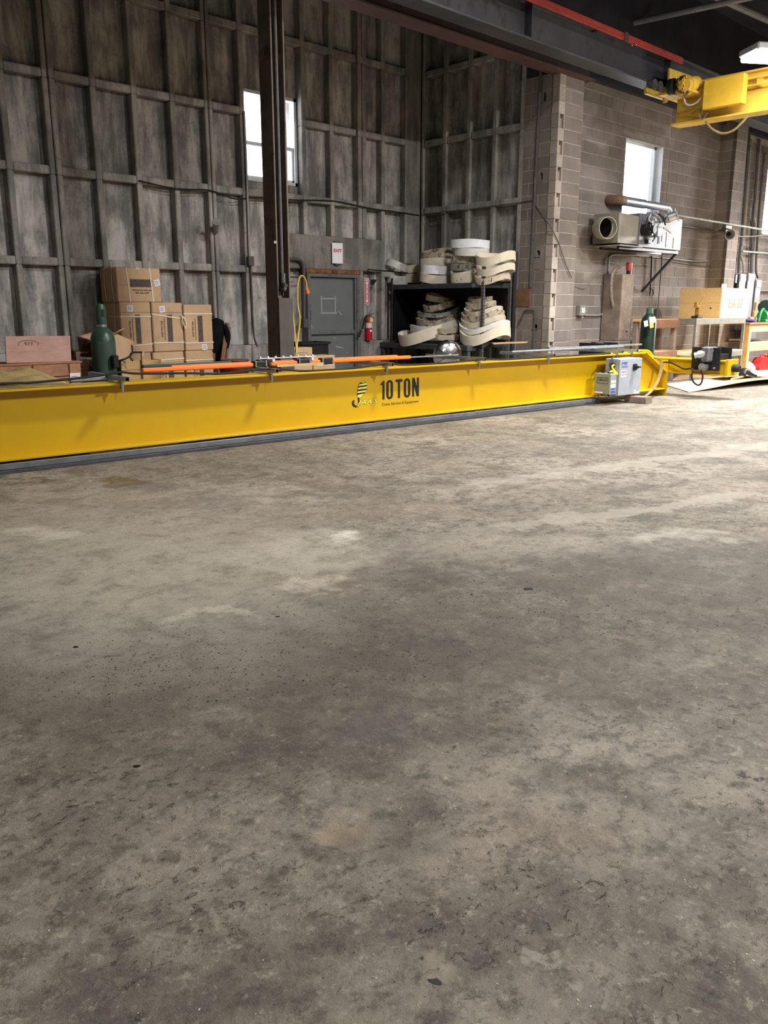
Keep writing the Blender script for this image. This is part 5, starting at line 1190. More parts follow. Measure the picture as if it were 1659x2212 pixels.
# corner pier fittings
def pxs(pts, X): return [PX(x, y, X) for x, y in pts]
single('pier_conduit', MB().tube(pxs([(1168, 150), (1160, 300), (1152, 470), (1145, 620)], PXA-.03), .022, 8), M_conduit_dark, 'dark vertical conduit running down the side of the corner pier', 'conduit')
a, b = PX(1116, 624, PXA-.002), PX(1145, 662, PXA-.002)
single('plywood_patch', MB().box(PXA-.02, PXA-.002, b.y, a.y, b.z, a.z, bev=.004), M_wood_dark, 'brown plywood patch fixed on the corner pier side', 'board')
single('angled_conduit', MB().tube(smooth_path(pxs([(1117, 703), (1128, 683), (1133, 672), (1150, 671), (1154, 675), (1154, 700), (1150, 760)], PXA-.03), 4), .014, 8), M_conduit_dark, 'thin angled conduit bent round on the lower corner pier side', 'conduit')
single('pier_edge_channel', MB().box(PXA-.03, PXA, 9.31, 9.36, 0, 2.35), M_steel_dark, 'dark steel edge channel between ribbed wall and corner pier', 'channel')
single('pier_cable', MB().tube(smooth_path(pxs([(905, 465), (960, 462), (1060, 446), (1120, 438), (1152, 433)], PXA-.02)+pxs([(1155, 440), (1165, 455), (1180, 478)], PXA-.02)+[PY(1188, 488, YPR-.03), PY(1205, 520, YPR-.03), PY(1222, 570, YPR-.03), PY(1235, 600, YPR-.03)], 4), .008, 6), M_conduit_dark, 'dark cable looping along the bay wall and round the keyed pier', 'cable')

# ================================================================== UNIT HEATER AND WALL FITTINGS
def hp(x, y): return (1260+x/6.9125, 400+y/6.9125)
XH0 = PY(*hp(165, 620), 8.72).x; YHF = PX(*hp(528, 600), XH0).y
ht = thing('unit_heater', 'grey unit heater with round duct mounted high on the block wall', 'heater', (XH0+1.2, 8.4, 2.4))
zb1, zt1h = PX(*hp(525, 858), XH0).z, PX(*hp(530, 318), XH0).z
XH1 = PY(*hp(826, 600), YHF).x; XH2 = PY(*hp(1470, 700), YHF-.02).x
ztl = PX(*hp(170, 432), XH0).z
part('plenum', MB().add([(XH0, YHF, zb1), (XH1, YHF, zb1), (XH1, 8.74, zb1), (XH0, 8.74, zb1), (XH0, YHF, zt1h-.1), (XH1, YHF, zt1h-.12), (XH1, 8.74, zt1h-.12), (XH0, 8.74, zt1h-.1)],
     [(3, 2, 1, 0), (4, 5, 6, 7), (0, 1, 5, 4), (1, 2, 6, 5), (2, 3, 7, 6), (3, 0, 4, 7)]), M_heater_dull, ht, True)
q1, q2 = PX(*hp(320, 640), XH0), PX(*hp(375, 640), XH0)
rdu = abs(PX(*hp(320, 470), XH0).z-PX(*hp(320, 800), XH0).z)/2
dz_ = q1.z; dd_ = Vector((-.42, -.9, 0)).normalized()
oc_ = PX(*hp(372, 636), XH0-.2); yc_ = q1.y
d0 = Vector((XH0, yc_, dz_)); dpath = smooth_path([d0, d0+Vector((-.06, -.0, 0)), oc_-dd_*.14, oc_], 5)
dt = MB(); n_ = 28
for rr_, sg_ in ((rdu, 1), (rdu-.012, -1)):
    st_ = len(dt.v)
    for i_, p_ in enumerate(dpath):
        tg_ = (dpath[min(i_+1, len(dpath)-1)]-dpath[max(i_-1, 0)]).normalized(); sd_ = tg_.cross(Vector((0, 0, 1))).normalized()
        dt.v += [tuple(p_+sd_*(rr_*math.cos(2*math.pi*k/n_))+Vector((0, 0, rr_*math.sin(2*math.pi*k/n_)))) for k in range(n_)]
    dt.f += [(st_+i_*n_+k, st_+i_*n_+(k+1) % n_, st_+(i_+1)*n_+(k+1) % n_, st_+(i_+1)*n_+k) for i_ in range(len(dpath)-1) for k in range(n_)]
L0_ = (len(dpath)-1)*n_; L1_ = len(dpath)*n_+L0_
dt.f += [(L0_+k, L0_+(k+1) % n_, L1_+(k+1) % n_, L1_+k) for k in range(n_)]
part('round_duct', dt, mat('cream_duct', srgb(164, 160, 144), .55), ht, True)
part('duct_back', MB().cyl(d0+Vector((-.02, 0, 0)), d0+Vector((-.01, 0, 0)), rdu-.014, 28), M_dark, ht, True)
zf0, zf1 = PY(*hp(820, 918), YHF-.02).z, PY(*hp(845, 412), YHF-.02).z
part('furnace_case', MB().box(XH1+.01, XH2, YHF-.02, 8.74, zf0, zf1, bev=.008), M_heater, ht, True)
part('drip_shelf', MB().box(XH0-.02, XH1+.1, YHF-.06, 8.8, zb1-.05, zb1-.03, bev=.004), M_heater_dull, ht, True)
part('mounting_rail', MB().box(XH0+.1, XH2, YHF+.02, YHF+.07, zf0-.06, zf0-.005).box(XH0+.1, XH2, 8.6, 8.65, zf0-.06, zf0-.005), M_black, ht, True)
part('mounting_rail', MB().box(XH2-.08, XH2-.03, YHF+.0, 8.85, zf0-.065, zf0-.06), M_black, ht, True)
sa, sb_ = PY(*hp(1385, 985), YHF+.02), PY(1386, 630, 8.84)
part('wall_brace', MB().tube([Vector((XH2-.05, YHF+.04, zf0-.06)), Vector((sb_.x, 8.84, sb_.z))], .028, 6), M_black, ht, True)
def fq(x, y, dy=0): return PY(*hp(x, y), YHF-.03-dy)
def rect(nm, x0, y0, x1, y1, m, par, dy=0):
    a, b = fq(x0, y1, dy), fq(x1, y0, dy); c = fq((x0+x1)/2, (y0+y1)/2, dy)
    return part(nm, MB().box(a.x, b.x, YHF-.026, YHF-.02, c.z-(PY(*hp((x0+x1)/2, y0), YHF-.03).z-PY(*hp((x0+x1)/2, y1), YHF-.03).z)/2, c.z+(PY(*hp((x0+x1)/2, y0), YHF-.03).z-PY(*hp((x0+x1)/2, y1), YHF-.03).z)/2), m, par, True)
rect('yellow_label', 1345, 790, 1405, 945, M_yellow_sticker, ht)
rect('white_label', 1238, 700, 1290, 930, M_white, ht)
rect('white_label', 1178, 725, 1228, 845, M_white, ht)
wa = fq(1264, 815); part('label_print', MB().box(wa.x-.03, wa.x+.03, YHF-.027, YHF-.026, wa.z-.1, wa.z-.09).box(wa.x-.03, wa.x+.03, YHF-.027, YHF-.026, wa.z, wa.z+.01).box(wa.x-.03, wa.x+.03, YHF-.027, YHF-.026, wa.z+.06, wa.z+.07), M_redprint, ht, True)
c = fq(935, 670, .05); rb = .1
part('burner_motor', MB().cyl((c.x, YHF-.2, c.z), (c.x, YHF-.02, c.z), .105, 20).cyl((c.x, YHF-.26, c.z), (c.x, YHF-.2, c.z), .07, 20), M_black, ht, True)
for k in range(6):
    t = k*math.pi/3; part('motor_fin', MB().box(-.008, .008, -.004, .004, .03, .1, Matrix.Translation((c.x, YHF-.206, c.z)) @ Matrix.Rotation(t, 4, 'Y')), M_galv, ht, True)
c2 = fq(1015, 500, .05); part('blower_housing', MB().cyl((c2.x, YHF-.16, c2.z), (c2.x, YHF-.02, c2.z), .13, 22).cyl((c2.x, YHF-.18, c2.z), (c2.x, YHF-.16, c2.z), .05, 16), M_alu, ht, True)
c3 = fq(1125, 690, .05); part('gas_valve', MB().box(c3.x-.07, c3.x+.07, YHF-.12, YHF-.02, c3.z-.1, c3.z+.08, bev=.02).cyl((c3.x, YHF-.1, c3.z-.22), (c3.x, YHF-.1, c3.z-.1), .03, 12), M_alu, ht, True)
c4 = fq(1045, 645, .1); part('red_knob', MB().cyl((c4.x, YHF-.16, c4.z), (c4.x, YHF-.02, c4.z), .045, 14), M_red, ht, True)
for (pts, m) in [([(960, 430), (930, 520), (1000, 570), (1090, 580)], M_alu), ([(1000, 430), (1080, 470), (1110, 560), (1060, 620)], M_alu), ([(920, 480), (900, 560), (890, 640)], M_rubber), ([(1090, 560), (1160, 540), (1190, 480)], M_rubber), ([(1010, 700), (1030, 770), (990, 840)], M_conduit_dark), ([(1080, 430), (1150, 500), (1180, 600)], M_rubber), ([(1150, 640), (1230, 690), (1260, 720)], M_alu)]:
    part('wiring', MB().tube(smooth_path([fq(x, y, .1)+Vector((0, -.06, 0)) for x, y in pts], 5), .014, 8), m, ht, True)
c5 = fq(1000, 835, .08); part('drain_valve', MB().box(c5.x-.05, c5.x+.05, YHF-.1, YHF-.02, c5.z-.04, c5.z+.03, bev=.01), M_black, ht, True)
# flue
YFL = 8.66
f0, f1, f2, f3 = PY(*hp(475, 230), YFL), PY(*hp(595, 232), YFL), PY(*hp(905, 225), YFL), PY(*hp(1235, 225), YFL)
fl = thing('flue_pipe', 'bright metal flue pipe running over the unit heater to a rusty end', 'pipe', (f2.x, YFL, f2.z))
zf = f1.z; rf = .085
part('rusty_end', MB().tube(smooth_path([(f1.x, YFL, zf), (f0.x+.12, YFL, zf), (f0.x+.06, YFL+.06, zf), (f0.x+.05, 8.84, zf)], 5), rf*1.05, 18), mat('brown_flue', srgb(112, 84, 66), .7, var=.25, scale=8), fl, True)
part('flue_run', MB().cyl((f1.x, YFL, zf), (f2.x, YFL, zf), rf, 20), M_galv, fl, True)
part('flue_run', MB().cyl((f2.x, YFL, zf), (f3.x, YFL, zf), rf*.86, 20), M_alu, fl, True)
zel = PY(*hp(1285, 430), YFL).z
part('elbow', MB().tube(arc((f3.x, YFL, zf-.16), .16, R(90), R(0), 8, (1, 0, 0), (0, 0, 1)), rf*.9, 18), M_alu, fl, True)
part('flue_drop', MB().cyl((f3.x+.16, YFL, zf-.16), (f3.x+.16, YFL, zf1-.02), rf*.84, 18), M_alu, fl, True)
c6 = fq(1355, 485, .15)
part('draft_collar', MB().lathe([(.085, 0), (.085, .14), (.125, .15), (.125, .165), (.07, .165), (.07, .02)], 22, Matrix.Translation((c6.x-.1, YHF-.12, c6.z)) @ Matrix.Rotation(R(70), 4, 'X') @ Matrix.Rotation(R(25), 4, 'Y')), M_alu, fl, True)
part('draft_tee', MB().cyl((f3.x+.16, YFL-.02, c6.z), (c6.x-.1, YHF-.12, c6.z), .075, 16), M_alu, fl, True)
# wall conduits and boxes
def wtube(name, pts, Y, r, m, label, cat='conduit', n=4, group=None):
    return single(name, MB().tube(smooth_path([PY(x, y, Y) for x, y in pts], n), r, 8), m, label, cat, group)
wtube('wall_conduit', [(1420, 553), (1380, 551), (1330, 550), (1318, 554), (1314, 566), (1312, 640), (1309, 668), (1303, 677), (1292, 681), (1264, 681)], YH-.03, .02, M_conduit, 'grey conduit bending down from under the heater to the switch box')
a, b = PY(1253.5, 659, YH-.09), PY(1264.5, 682, YH-.09)
sw = thing('switch_box', 'small grey switch box on the block wall left of the timber-cased post', 'switch box', ((a.x+b.x)/2, YH-.05, b.z))
part('box_body', MB().box(a.x, b.x, YH-.10, YH-.005, b.z, a.z, bev=.008), M_conduit, sw, True)
part('switch_cover', MB().box(a.x+.04, b.x-.05, YH-.108, YH-.10, b.z+.05, a.z-.05, bev=.006).box((a.x+b.x)/2-.02, (a.x+b.x)/2, YH-.125, YH-.108, (a.z+b.z)/2-.01, (a.z+b.z)/2+.04), M_frame_white, sw, True)
part('conduit_fitting', MB().cyl((b.x, YH-.04, b.z+.08), (b.x+.07, YH-.04, b.z+.08), .03, 10), M_conduit, sw, True)
wtube('wall_conduit', [(1314, 600), (1311, 680), (1313, 745)], YH-.04, .018, M_conduit, 'thin vertical grey conduit beside the hose left of the cased post')
hz_ = wtube('hose', [(1339, 577), (1330, 580), (1323, 592), (1320, 615), (1321, 645), (1326, 672), (1330, 700)], YH-.25, .03, mat('grey_tan_hose', srgb(134, 122, 104), .8, var=.2, scale=20), 'ribbed tan hose hanging left of the cased post', 'hose')
wtube('hose_cable', [(1329, 698), (1331, 720), (1327, 745)], YH-.25, .014, M_conduit, 'thin grey cable hanging from the lower end of the ribbed hose', 'cable')
wtube('loose_wire', [(1245, 617), (1262, 622), (1280, 605), (1297, 583)], YH-.03, .006, M_conduit, 'thin pale wire hanging loose on the block wall above the switch box', 'wire')
# cased post, red bottle on top
YPO = YH-.42
a, b = PY(1345, 600, YPO), PY(1370, 600, YPO); z0 = PY(1342, 736, YPO).z; z1 = PY(1352, 592, YPO).z
po = thing('cased_post', 'tall greyish timber-cased post on a block footing below the heater', 'post', ((a.x+b.x)/2, YPO, 0))
part('post_casing', MB().box(a.x, b.x, YPO, YH-.02, z0, z1, bev=.008), M_wood_grey, po, True)
part('footing', MB().box(a.x-.05, b.x+.05, YPO-.03, YH-.02, 0, z0-.002, bev=.02), M_block, po, True)
q = PY(1353.5, 716, YPO-.001); part('nail_hole', MB().box(q.x-.04, q.x+.03, YPO-.002, YPO+.002, q.z-.012, q.z+.012), M_black, po, True)
q = PY(1368, 590, YPO+.15)
rbt = thing('red_bottle', 'red bottle with black collar standing on the cased post', 'bottle', (b.x-.07, YPO+.08, z1))
part('bottle_body', MB().lathe([(.045, .07), (.055, .09), (.055, .2), (.045, .22), (.005, .22)], 18), mat('faded_red', srgb(178, 74, 60), .5), rbt)
part('black_collar', MB().lathe([(.045, 0), (.045, .07), (.04, .075)], 18), M_black, rbt)
# oxygen cylinder with tags
YOX = 7.85
q = PY(1398, 740, YOX); mpp = (q-O).length/FPX; ro = 15*mpp; zs = PY(1398, 690, YOX).z; zt = PY(1399, 663, YOX).z
ox = thing('gas_cylinder', 'small green gas cylinder with paper tags left of the workbench', 'gas cylinder', (q.x, YOX, 0))
part('cylinder_body', MB().lathe([(ro*.92, 0), (ro, .03), (ro, zs-.05), (ro*.85, zs+.03), (ro*.5, zs+.09), (ro*.4, zs+.1)], 24), mat('deep_green_paint', srgb(12, 34, 26), .4, var=.15, spec=.5), ox)
part('valve_cap', MB().lathe([(ro*.42, zs+.1), (ro*.44, zs+.13), (ro*.4, zt-.03), (.01, zt)], 18), M_cyl_green, ox)
def tagp(x0, y0, x1, y1, rot, m, nm):
    c = PY((x0+x1)/2, (y0+y1)/2, YOX-ro-.02); w, h = (x1-x0)*mpp*.8, (y1-y0)*mpp*.8
    part(nm, MB().box(-w/2, w/2, -.002, .002, -h/2, h/2, Matrix.Translation(c) @ Matrix.Rotation(R(-25), 4, 'Z') @ Matrix.Rotation(R(rot), 4, 'Y')), m, ox, True)
tagp(1390, 692, 1401, 706, -15, M_white, 'white_tag'); tagp(1401, 684, 1416, 699, -12, M_white, 'white_tag'); tagp(1402, 696, 1413, 709, -10, mat('amber_tag', srgb(236, 178, 84), .6), 'amber_tag')
# long pale pipe, horn, hooks
wtube('long_pipe', [(1452, 463), (1510, 473), (1569, 483), (1659, 498), (1760, 515)], 8.40, .022, M_conduit, 'long pale pipe running from the heater past the second pier', 'pipe', 2)
wtube('short_pipe', [(1466, 487), (1500, 492), (1541, 498)], YH-.03, .02, M_conduit_dark, 'short dark pipe on the wall right of the heater', 'pipe', 2)
wtube('wall_conduit', [(1380, 553), (1440, 558), (1500, 564), (1540, 563), (1556, 560)], YH-.03, .012, M_conduit, 'thin pale conduit sagging along the wall under the heater', 'conduit', 4)
wtube('wall_cable', [(1455, 566), (1500, 572), (1545, 578), (1575, 585)], YH-.02, .008, M_conduit_dark, 'dark cable sagging under the thin pale conduit', 'cable', 4)
wtube('hanging_rod', [(1408, 553), (1406, 600), (1404, 636)], YH-.05, .016, M_black, 'black hanging rod on the wall behind the small gas cylinder', 'rod', 2)
q = PY(1406, 636, YH-.05); single('rod_hook', MB().tube(smooth_path([q+Vector((-.02, 0, .12)), q+Vector((.06, 0, .1)), q+Vector((.09, 0, -.01)), q+Vector((-.05, 0, -.01)), q+Vector((-.02, 0, .1))], 3), .012, 6), M_black, 'black wire stirrup at the lower end of the hanging rod', 'hook')
wtube('plug_cable', [(1430, 545), (1429, 575), (1425, 620), (1421, 668)], YH-.05, .011, M_conduit_dark, 'dark cord hanging beside the black rod with a plug at its end', 'cord', 3)
q = PY(1420, 675, YH-.05); single('cord_plug', MB().box(q.x-.06, q.x+.06, YH-.09, YH-.01, q.z-.13, q.z+.08, bev=.02).tube([q+Vector((.06, -.03, .02)), q+Vector((.2, -.03, -.2))], .01, 6), M_conduit_dark, 'dark plug box at the end of the hanging cord', 'plug')
q = PY(1580, 507, YP2-.3)
hn = thing('wall_horn', 'round horn on a bracket at the second pier under the long pipe', 'horn', q)
part('horn_bell', MB().lathe([(.04, 0), (.05, .08), (.11, .2), (.115, .21), (.10, .205), (.045, .08)], 22, Matrix.Translation(q+Vector((.06, .16, .03))) @ Matrix.Rotation(R(100), 4, 'X') @ Matrix.Rotation(R(-38), 4, 'Y')), M_conduit, hn, True)
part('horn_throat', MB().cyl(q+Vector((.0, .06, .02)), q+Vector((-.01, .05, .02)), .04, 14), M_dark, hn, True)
part('bracket', MB().box(q.x+.02, q.x+.14, q.y+.14, YP2-.002, q.z+.06, q.z+.12, bev=.008).box(q.x-.08, q.x+.22, q.y+.1, q.y+.18, q.z+.13, q.z+.2, bev=.008), M_conduit_dark, hn, True)
# vertical conduits, panel boxes
for pts, r, m, lab in [
    ([(1619, 290), (1609, 420), (1601, 520), (1597, 560), (1595, 590)], .03, M_conduit_dark, 'first dark vertical conduit right of the second pier'),
    ([(1623, 300), (1612, 430), (1604, 520), (1600, 545), (1605, 570), (1606, 592)], .022, M_conduit, 'pale vertical conduit jogging sideways above the first panel box'),
    ([(1640, 300), (1631, 420), (1626, 470), (1623, 560), (1621, 590)], .03, M_conduit_dark, 'second dark vertical conduit, between the two pale ones'),
    ([(1644, 300), (1634, 420), (1628, 462), (1633, 490), (1631, 520), (1627, 560), (1626, 592)], .024, M_conduit, 'pale vertical conduit with a swan bend near the big window'),
    ([(1652, 330), (1641, 440), (1636, 520), (1633, 580), (1637, 600)], .026, M_conduit_dark, 'rightmost dark vertical conduit beside the big window')]:
    wtube('vertical_conduit', pts, YH-.06, r, m, lab)
wtube('pipe_clamp_rail', [(1586, 510), (1620, 511), (1659, 508), (1720, 506)], YH-.10, .014, M_conduit, 'pale horizontal pipe crossing the vertical conduits, upper', 'pipe', 2)
wtube('pipe_clamp_rail', [(1603, 543), (1640, 546), (1690, 550)], YH-.10, .022, M_conduit, 'pale horizontal pipe crossing the vertical conduits, lower', 'pipe', 2)
wtube('pipe_clamp_rail', [(1640, 628), (1662, 628), (1720, 630)], YH-.06, .02, M_conduit_dark, 'short dark pipe at the right edge, upper of two', 'pipe', 2)
wtube('pipe_clamp_rail', [(1636, 655), (1662, 653), (1720, 655)], YH-.06, .02, M_conduit, 'short pale pipe at the right edge, lower of two', 'pipe', 2)
for x0, x1, y0, y1, lab, tall in [(1599, 1613, 591, 712, 'first tall grey electrical panel box behind the plywood crate', 0), (1617, 1632, 590, 738, 'second tall grey electrical panel box, the longest one', 0), (1634, 1646, 604, 740, 'third grey electrical panel box at the right edge', 0)]:
    a, b = PY(x0, y0, YH-.18), PY(x1-.6, y0, YH-.18); b.z = PY((x0+x1)/2-7, y1, YH-.18).z
    e = thing('electrical_panel', lab, 'electrical panel', ((a.x+b.x)/2, YH-.1, b.z))
    part('panel_case', MB().box(a.x, b.x, YH-.18, YH-.003, b.z, a.z, bev=.006), mat('panel_grey', srgb(112, 111, 114), .5, var=.06), e, True)
    part('wire_cover', MB().box(a.x+.03, b.x-.01, YH-.19, YH-.18, a.z-.18, a.z-.01, bev=.004), M_conduit, e, True)
    part('handle', MB().box(a.x-.05, a.x, YH-.15, YH-.06, a.z-.45, a.z-.1, bev=.008), M_black, e, True)
a, b = PY(1589, 598, YH-.15), PY(1599, 612, YH-.15)
single('black_box', MB().box(a.x, b.x, YH-.15, YH-.004, PY(1592, 612, YH-.15).z, PY(1592, 592, YH-.15).z, bev=.008), M_black, 'black wall box left of the first electrical panel', 'wall box')
a, b = PY(1576, 585, YP2+.1), PY(1582, 615, YP2+.1)
single('black_duct', MB().box(p2b+.02, p2b+.2, YH-.2, YH-.004, 1.75, 2.35, bev=.01), M_black, 'narrow black trunking right of the second pier', 'trunking')
a, b = PY(1559, 613, YP2-.002), PY(1569, 624, YP2-.002)
single('pink_notice', MB().box(a.x, b.x, YP2-.006, YP2-.001, b.z, a.z).box(a.x+.02, b.x-.02, YP2-.009, YP2-.006, (a.z+b.z)/2-.015, (a.z+b.z)/2+.03), mat('faded_pink_print', srgb(226, 130, 126), .6), 'small faded pink notice on the second pier above the crate', 'notice')

# ================================================================== WORKBENCHES, CRATE AND FLOOR SHEETS ON THE RIGHT
YW0, YW1 = 7.62, 8.42
xl, xr = PY(1499, 760, YW0).x, PY(1604, 760, YW0).x
ztop = PY(1550, 687, YW0).z; zsh = PY(1595, 755, YW0).z
mt = thing('metal_table', 'metal framed worktable with a wooden lower shelf carrying the plywood crate', 'table', ((xl+xr)/2, 8.0, 0))
part('top_frame', MB().box(xl, xr, YW0, YW0+.03, ztop-.12, ztop, bev=.006).box(xl, xr, YW1-.03, YW1, ztop-.12, ztop).box(xl, xl+.03, YW0+.03, YW1-.03, ztop-.12, ztop).box(xr-.03, xr, YW0+.03, YW1-.03, ztop-.12, ztop), M_table, mt, True)
part('top_board', MB().box(xl+.03, xr-.03, YW0+.03, YW1-.03, ztop-.04, ztop-.001), M_ply, mt, True)
part('lower_shelf', MB().box(xl+.04, xr-.04, YW0+.0, YW1-.03, zsh-.06, zsh, bev=.004), M_ply_pale, mt, True)
part('shelf_rail', MB().box(xl+.04, xr-.04, YW0-.012, YW0-.001, zsh-.13, zsh-.02, bev=.004), M_table, mt, True)
for x in (xl, xr-.05):
    for y in (YW0-.002, YW1-.05): part('leg', MB().box(x, x+.05, y, y+.008, 0, ztop-.121).box(x, x+.008, y+.008, y+.05, 0, ztop-.121), M_table, mt, True)
wx0, wx1 = PY(1410, 700, 7.95).x, xl-.06
wb_b = thing('workbench', 'rough lumber workbench behind the end truck, left of the metal table', 'workbench', ((wx0+wx1)/2, 8.3, 0))
z1 = PY(1450, 689, 7.95).z; z2 = PY(1450, 757, 7.95).z
part('top_board', MB().box(wx0, wx1, 7.97, 8.38, z1-.05, z1, bev=.005), M_wood, wb_b, True)
part('front_rail', MB().box(wx0, wx1, 7.93, 7.968, z1-.17, z1-.01, bev=.005), M_wood_dark, wb_b, True)
part('shelf_board', MB().box(wx0, wx1, 7.97, 8.38, z2-.04, z2, bev=.005), M_wood, wb_b, True)
part('shelf_rail', MB().box(wx0, wx1, 7.93, 7.968, z2-.17, z2-.01, bev=.005), M_wood_dark, wb_b, True)
for x in (wx0+.02, wx1-.1):
    for y in (7.97, 8.28): part('leg', MB().box(x, x+.09, y, y+.09, 0, z1-.051, bev=.005), M_wood_grey, wb_b, True)
YC0 = 7.64; xc0 = PY(1557, 660, YC0).x; xc1 = PY(1617, 660, YC0).x; yc1 = min(PX(1467, 660, xc0).y, 8.8)
zct = PY(1557, 621.5, YC0).z; zcb = ztop+.001
pc = thing('plywood_crate', 'fresh plywood crate with brown scribble standing on the metal table', 'crate', ((xc0+xc1)/2, (YC0+yc1)/2, zcb))
part('end_panel', MB().box(xc0, xc0+.02, YC0+.02, yc1, zcb, zct, bev=.003), M_ply, pc, True)  # deeper ply tone carries the shade of this face
part('front_panel', MB().box(xc0, xc1, YC0, YC0+.019, zcb, zct, bev=.003), M_ply_pale, pc, True)  # paler ply tone carries the light on this face
part('top_panel', MB().box(xc0+.021, xc1, YC0+.02, yc1, zct-.02, zct-.001), M_ply, pc, True)
part('far_panel', MB().box(xc1-.02, xc1, YC0+.02, yc1, zcb, zct-.021), M_ply, pc, True)
part('rear_panel', MB().box(xc0+.021, xc1-.021, yc1-.02, yc1, zcb, zct-.021), M_ply, pc, True)
part('board_joint', MB().box(xc0-.001, xc0, YC0+.03, yc1-.02, (zcb+zct)/2-.004, (zcb+zct)/2+.004), M_wood, pc, True)
a = PY(1573, 665, YC0); b = PY(1604, 648, YC0)
fit_text('scribble', 'Luk 33', (0, 0), (b.x-a.x, .17), mat('brown_marker', srgb(168, 104, 58), .7), pc, 0, -.004, .2, False, face_frame(a.x, a.z, YC0-.002))
q = PX(1535, 666, xc0); part('knot', MB().box(xc0-.002, xc0, q.y-.02, q.y+.02, q.z-.015, q.z+.02), M_wood_dark, pc, True)
q = PY(1504, 684, YW0+.12)
vi = thing('pipe_vise', 'brass coloured vise bolted on the left corner of the metal table', 'vise', (max(q.x, xl+.1), YW0+.1, ztop))
part('vise_base', MB().box(-.1, .1, -.06, .08, .0, .045, bev=.01), M_black, vi)
part('vise_body', MB().box(-.03, .05, -.04, .05, .045, .20, bev=.015), M_brass, vi)
part('vise_jaw', MB().box(-.1, .10, -.035, .045, .2, .25, bev=.012).box(-.12, -.04, -.03, .03, .235, .30, Matrix.Identity(4), bev=.012), M_brass, vi)
part('vise_handle', MB().cyl((.06, 0, .26), (.12, -.02, .36), .014, 8).cyl((-.14, 0, .26), (-.06, 0, .27), .012, 8), M_brass, vi)
# wooden bench at the right edge
YB2 = 7.95
x0, x1 = PY(1615, 750, YB2).x, PY(1672, 750, YB2).x; zt = PY(1635, 701, YB2).z
wb3 = thing('lumber_bench', 'pale lumber bench at the right edge with clutter on top', 'workbench', ((x0+x1)/2, 8.3, 0))
part('bench_top', MB().box(x0-.08, x1+.1, YB2-.03, 8.75, zt, zt+.04, bev=.005), M_wood_dark, wb3, True)
part('top_rail', MB().box(x0+.12, x1-.12, YB2, YB2+.04, zt-.16, zt-.002, bev=.005), M_wood, wb3, True)
part('middle_rail', MB().box(x0+.12, x1-.12, YB2+.02, YB2+.06, PY(1635, 758, YB2).z, PY(1635, 738, YB2).z, bev=.005), M_wood_grey if False else M_wood, wb3, True)
for x in (x0, x1-.12):
    for y in (YB2, 8.62): part('leg', MB().box(x, x+.12, y, y+.1, 0, zt-.001, bev=.006), M_wood, wb3, True)
part('shelf_scrap', MB().box(x0+.13, x1-.2, YB2+.2, YB2+.5, PY(1635, 738, YB2).z+.02, PY(1635, 738, YB2).z+.05, bev=.004), M_frame_white, wb3, True)
part('shelf', MB().box(x0+.05, x1-.05, YB2+.1, 8.6, PY(1635, 738, YB2).z-.02, PY(1635, 738, YB2).z+.0, bev=.004), M_wood_dark, wb3, True)
q = PY(1625, 697, YB2+.15)
single('blue_rag', MB().ball((q.x, YB2+.2, zt+.085), .08, 14, 8, None, (2.4, 1.1, .55)), mat('navy_cloth', srgb(52, 58, 104), .9, bump=.4), 'crumpled navy rag on the left end of the lumber bench', 'rag')
q = PY(1652, 690, YB2+.2)
gm2 = thing('green_grinder', 'green machine with a dark body on the lumber bench at the edge', 'machine', (q.x, YB2+.25, zt+.04))
part('machine_body', MB().cyl((-.05, 0, .14), (.35, .05, .16), .12, 18).box(-.05, .3, -.1, .12, .0, .06, bev=.01), mat('machine_green', srgb(40, 140, 84), .4), gm2)
part('dark_head', MB().cyl((.1, .02, .34), (.42, .06, .36), .16, 18).box(.15, .22, -.04, .06, .06, .3), mat('teal_dark', srgb(44, 62, 66), .5), gm2)
part('guard', MB().tube(smooth_path([(-.2, 0, .02), (-.14, 0, .2), (-.02, 0, .3), (.08, 0, .24)], 4), .025, 8), mat('machine_green_2', srgb(60, 160, 96), .4), gm2)
q = PY(1640, 672, YB2+.3); single('wood_scraps', MB().box(q.x-.2, q.x+.1, YB2+.4, YB2+.46, zt+.04, zt+.16, bev=.01).box(q.x+.06, q.x+.12, YB2+.4, YB2+.46, zt+.16, zt+.5, bev=.01).box(q.x-.05, q.x, YB2+.38, YB2+.44, zt+.16, zt+.3, bev=.01), M_wood, 'upright pieces of scrap wood behind the green machine', 'wood')
# red jerry can, plastic bag, dark junk
q = PZ(1646, 799, 0); rj = math.atan2(-.7, .7)
M_ = Matrix.Translation(q)
jc = thing('jerry_can', 'red plastic jerry can on the plywood at the right edge', 'jerry can', q, R(-20))
mpp = (q-O).length/FPX; w = 18*mpp; h = 26*mpp
part('can_body', MB().add([(x*w*sx, y*w*.55, z*h) for z, sx in ((0, .8), (.12, 1), (.62, 1), (.85, .7), (.93, .5)) for x, y in ((-1, -1), (1, -1), (1, 1), (-1, 1))],
     [(3, 2, 1, 0)]+[(4*i+k, 4*i+(k+1) % 4, 4*i+4+(k+1) % 4, 4*i+4+k) for i in range(4) for k in range(4)]+[(16, 17, 18, 19)]), M_gasred, jc)
part('handle', MB().tube(smooth_path([(-w*.55, 0, h*.82), (-w*.4, 0, h*1.08), (w*.2, 0, h*1.08), (w*.42, 0, h*.88)], 4), .022, 8), M_gasred, jc)
part('cap', MB().cyl((w*.62, 0, h*.8), (w*.8, 0, h*.98), .045, 12), M_black, jc)
q = PZ(1610, 800, 0)
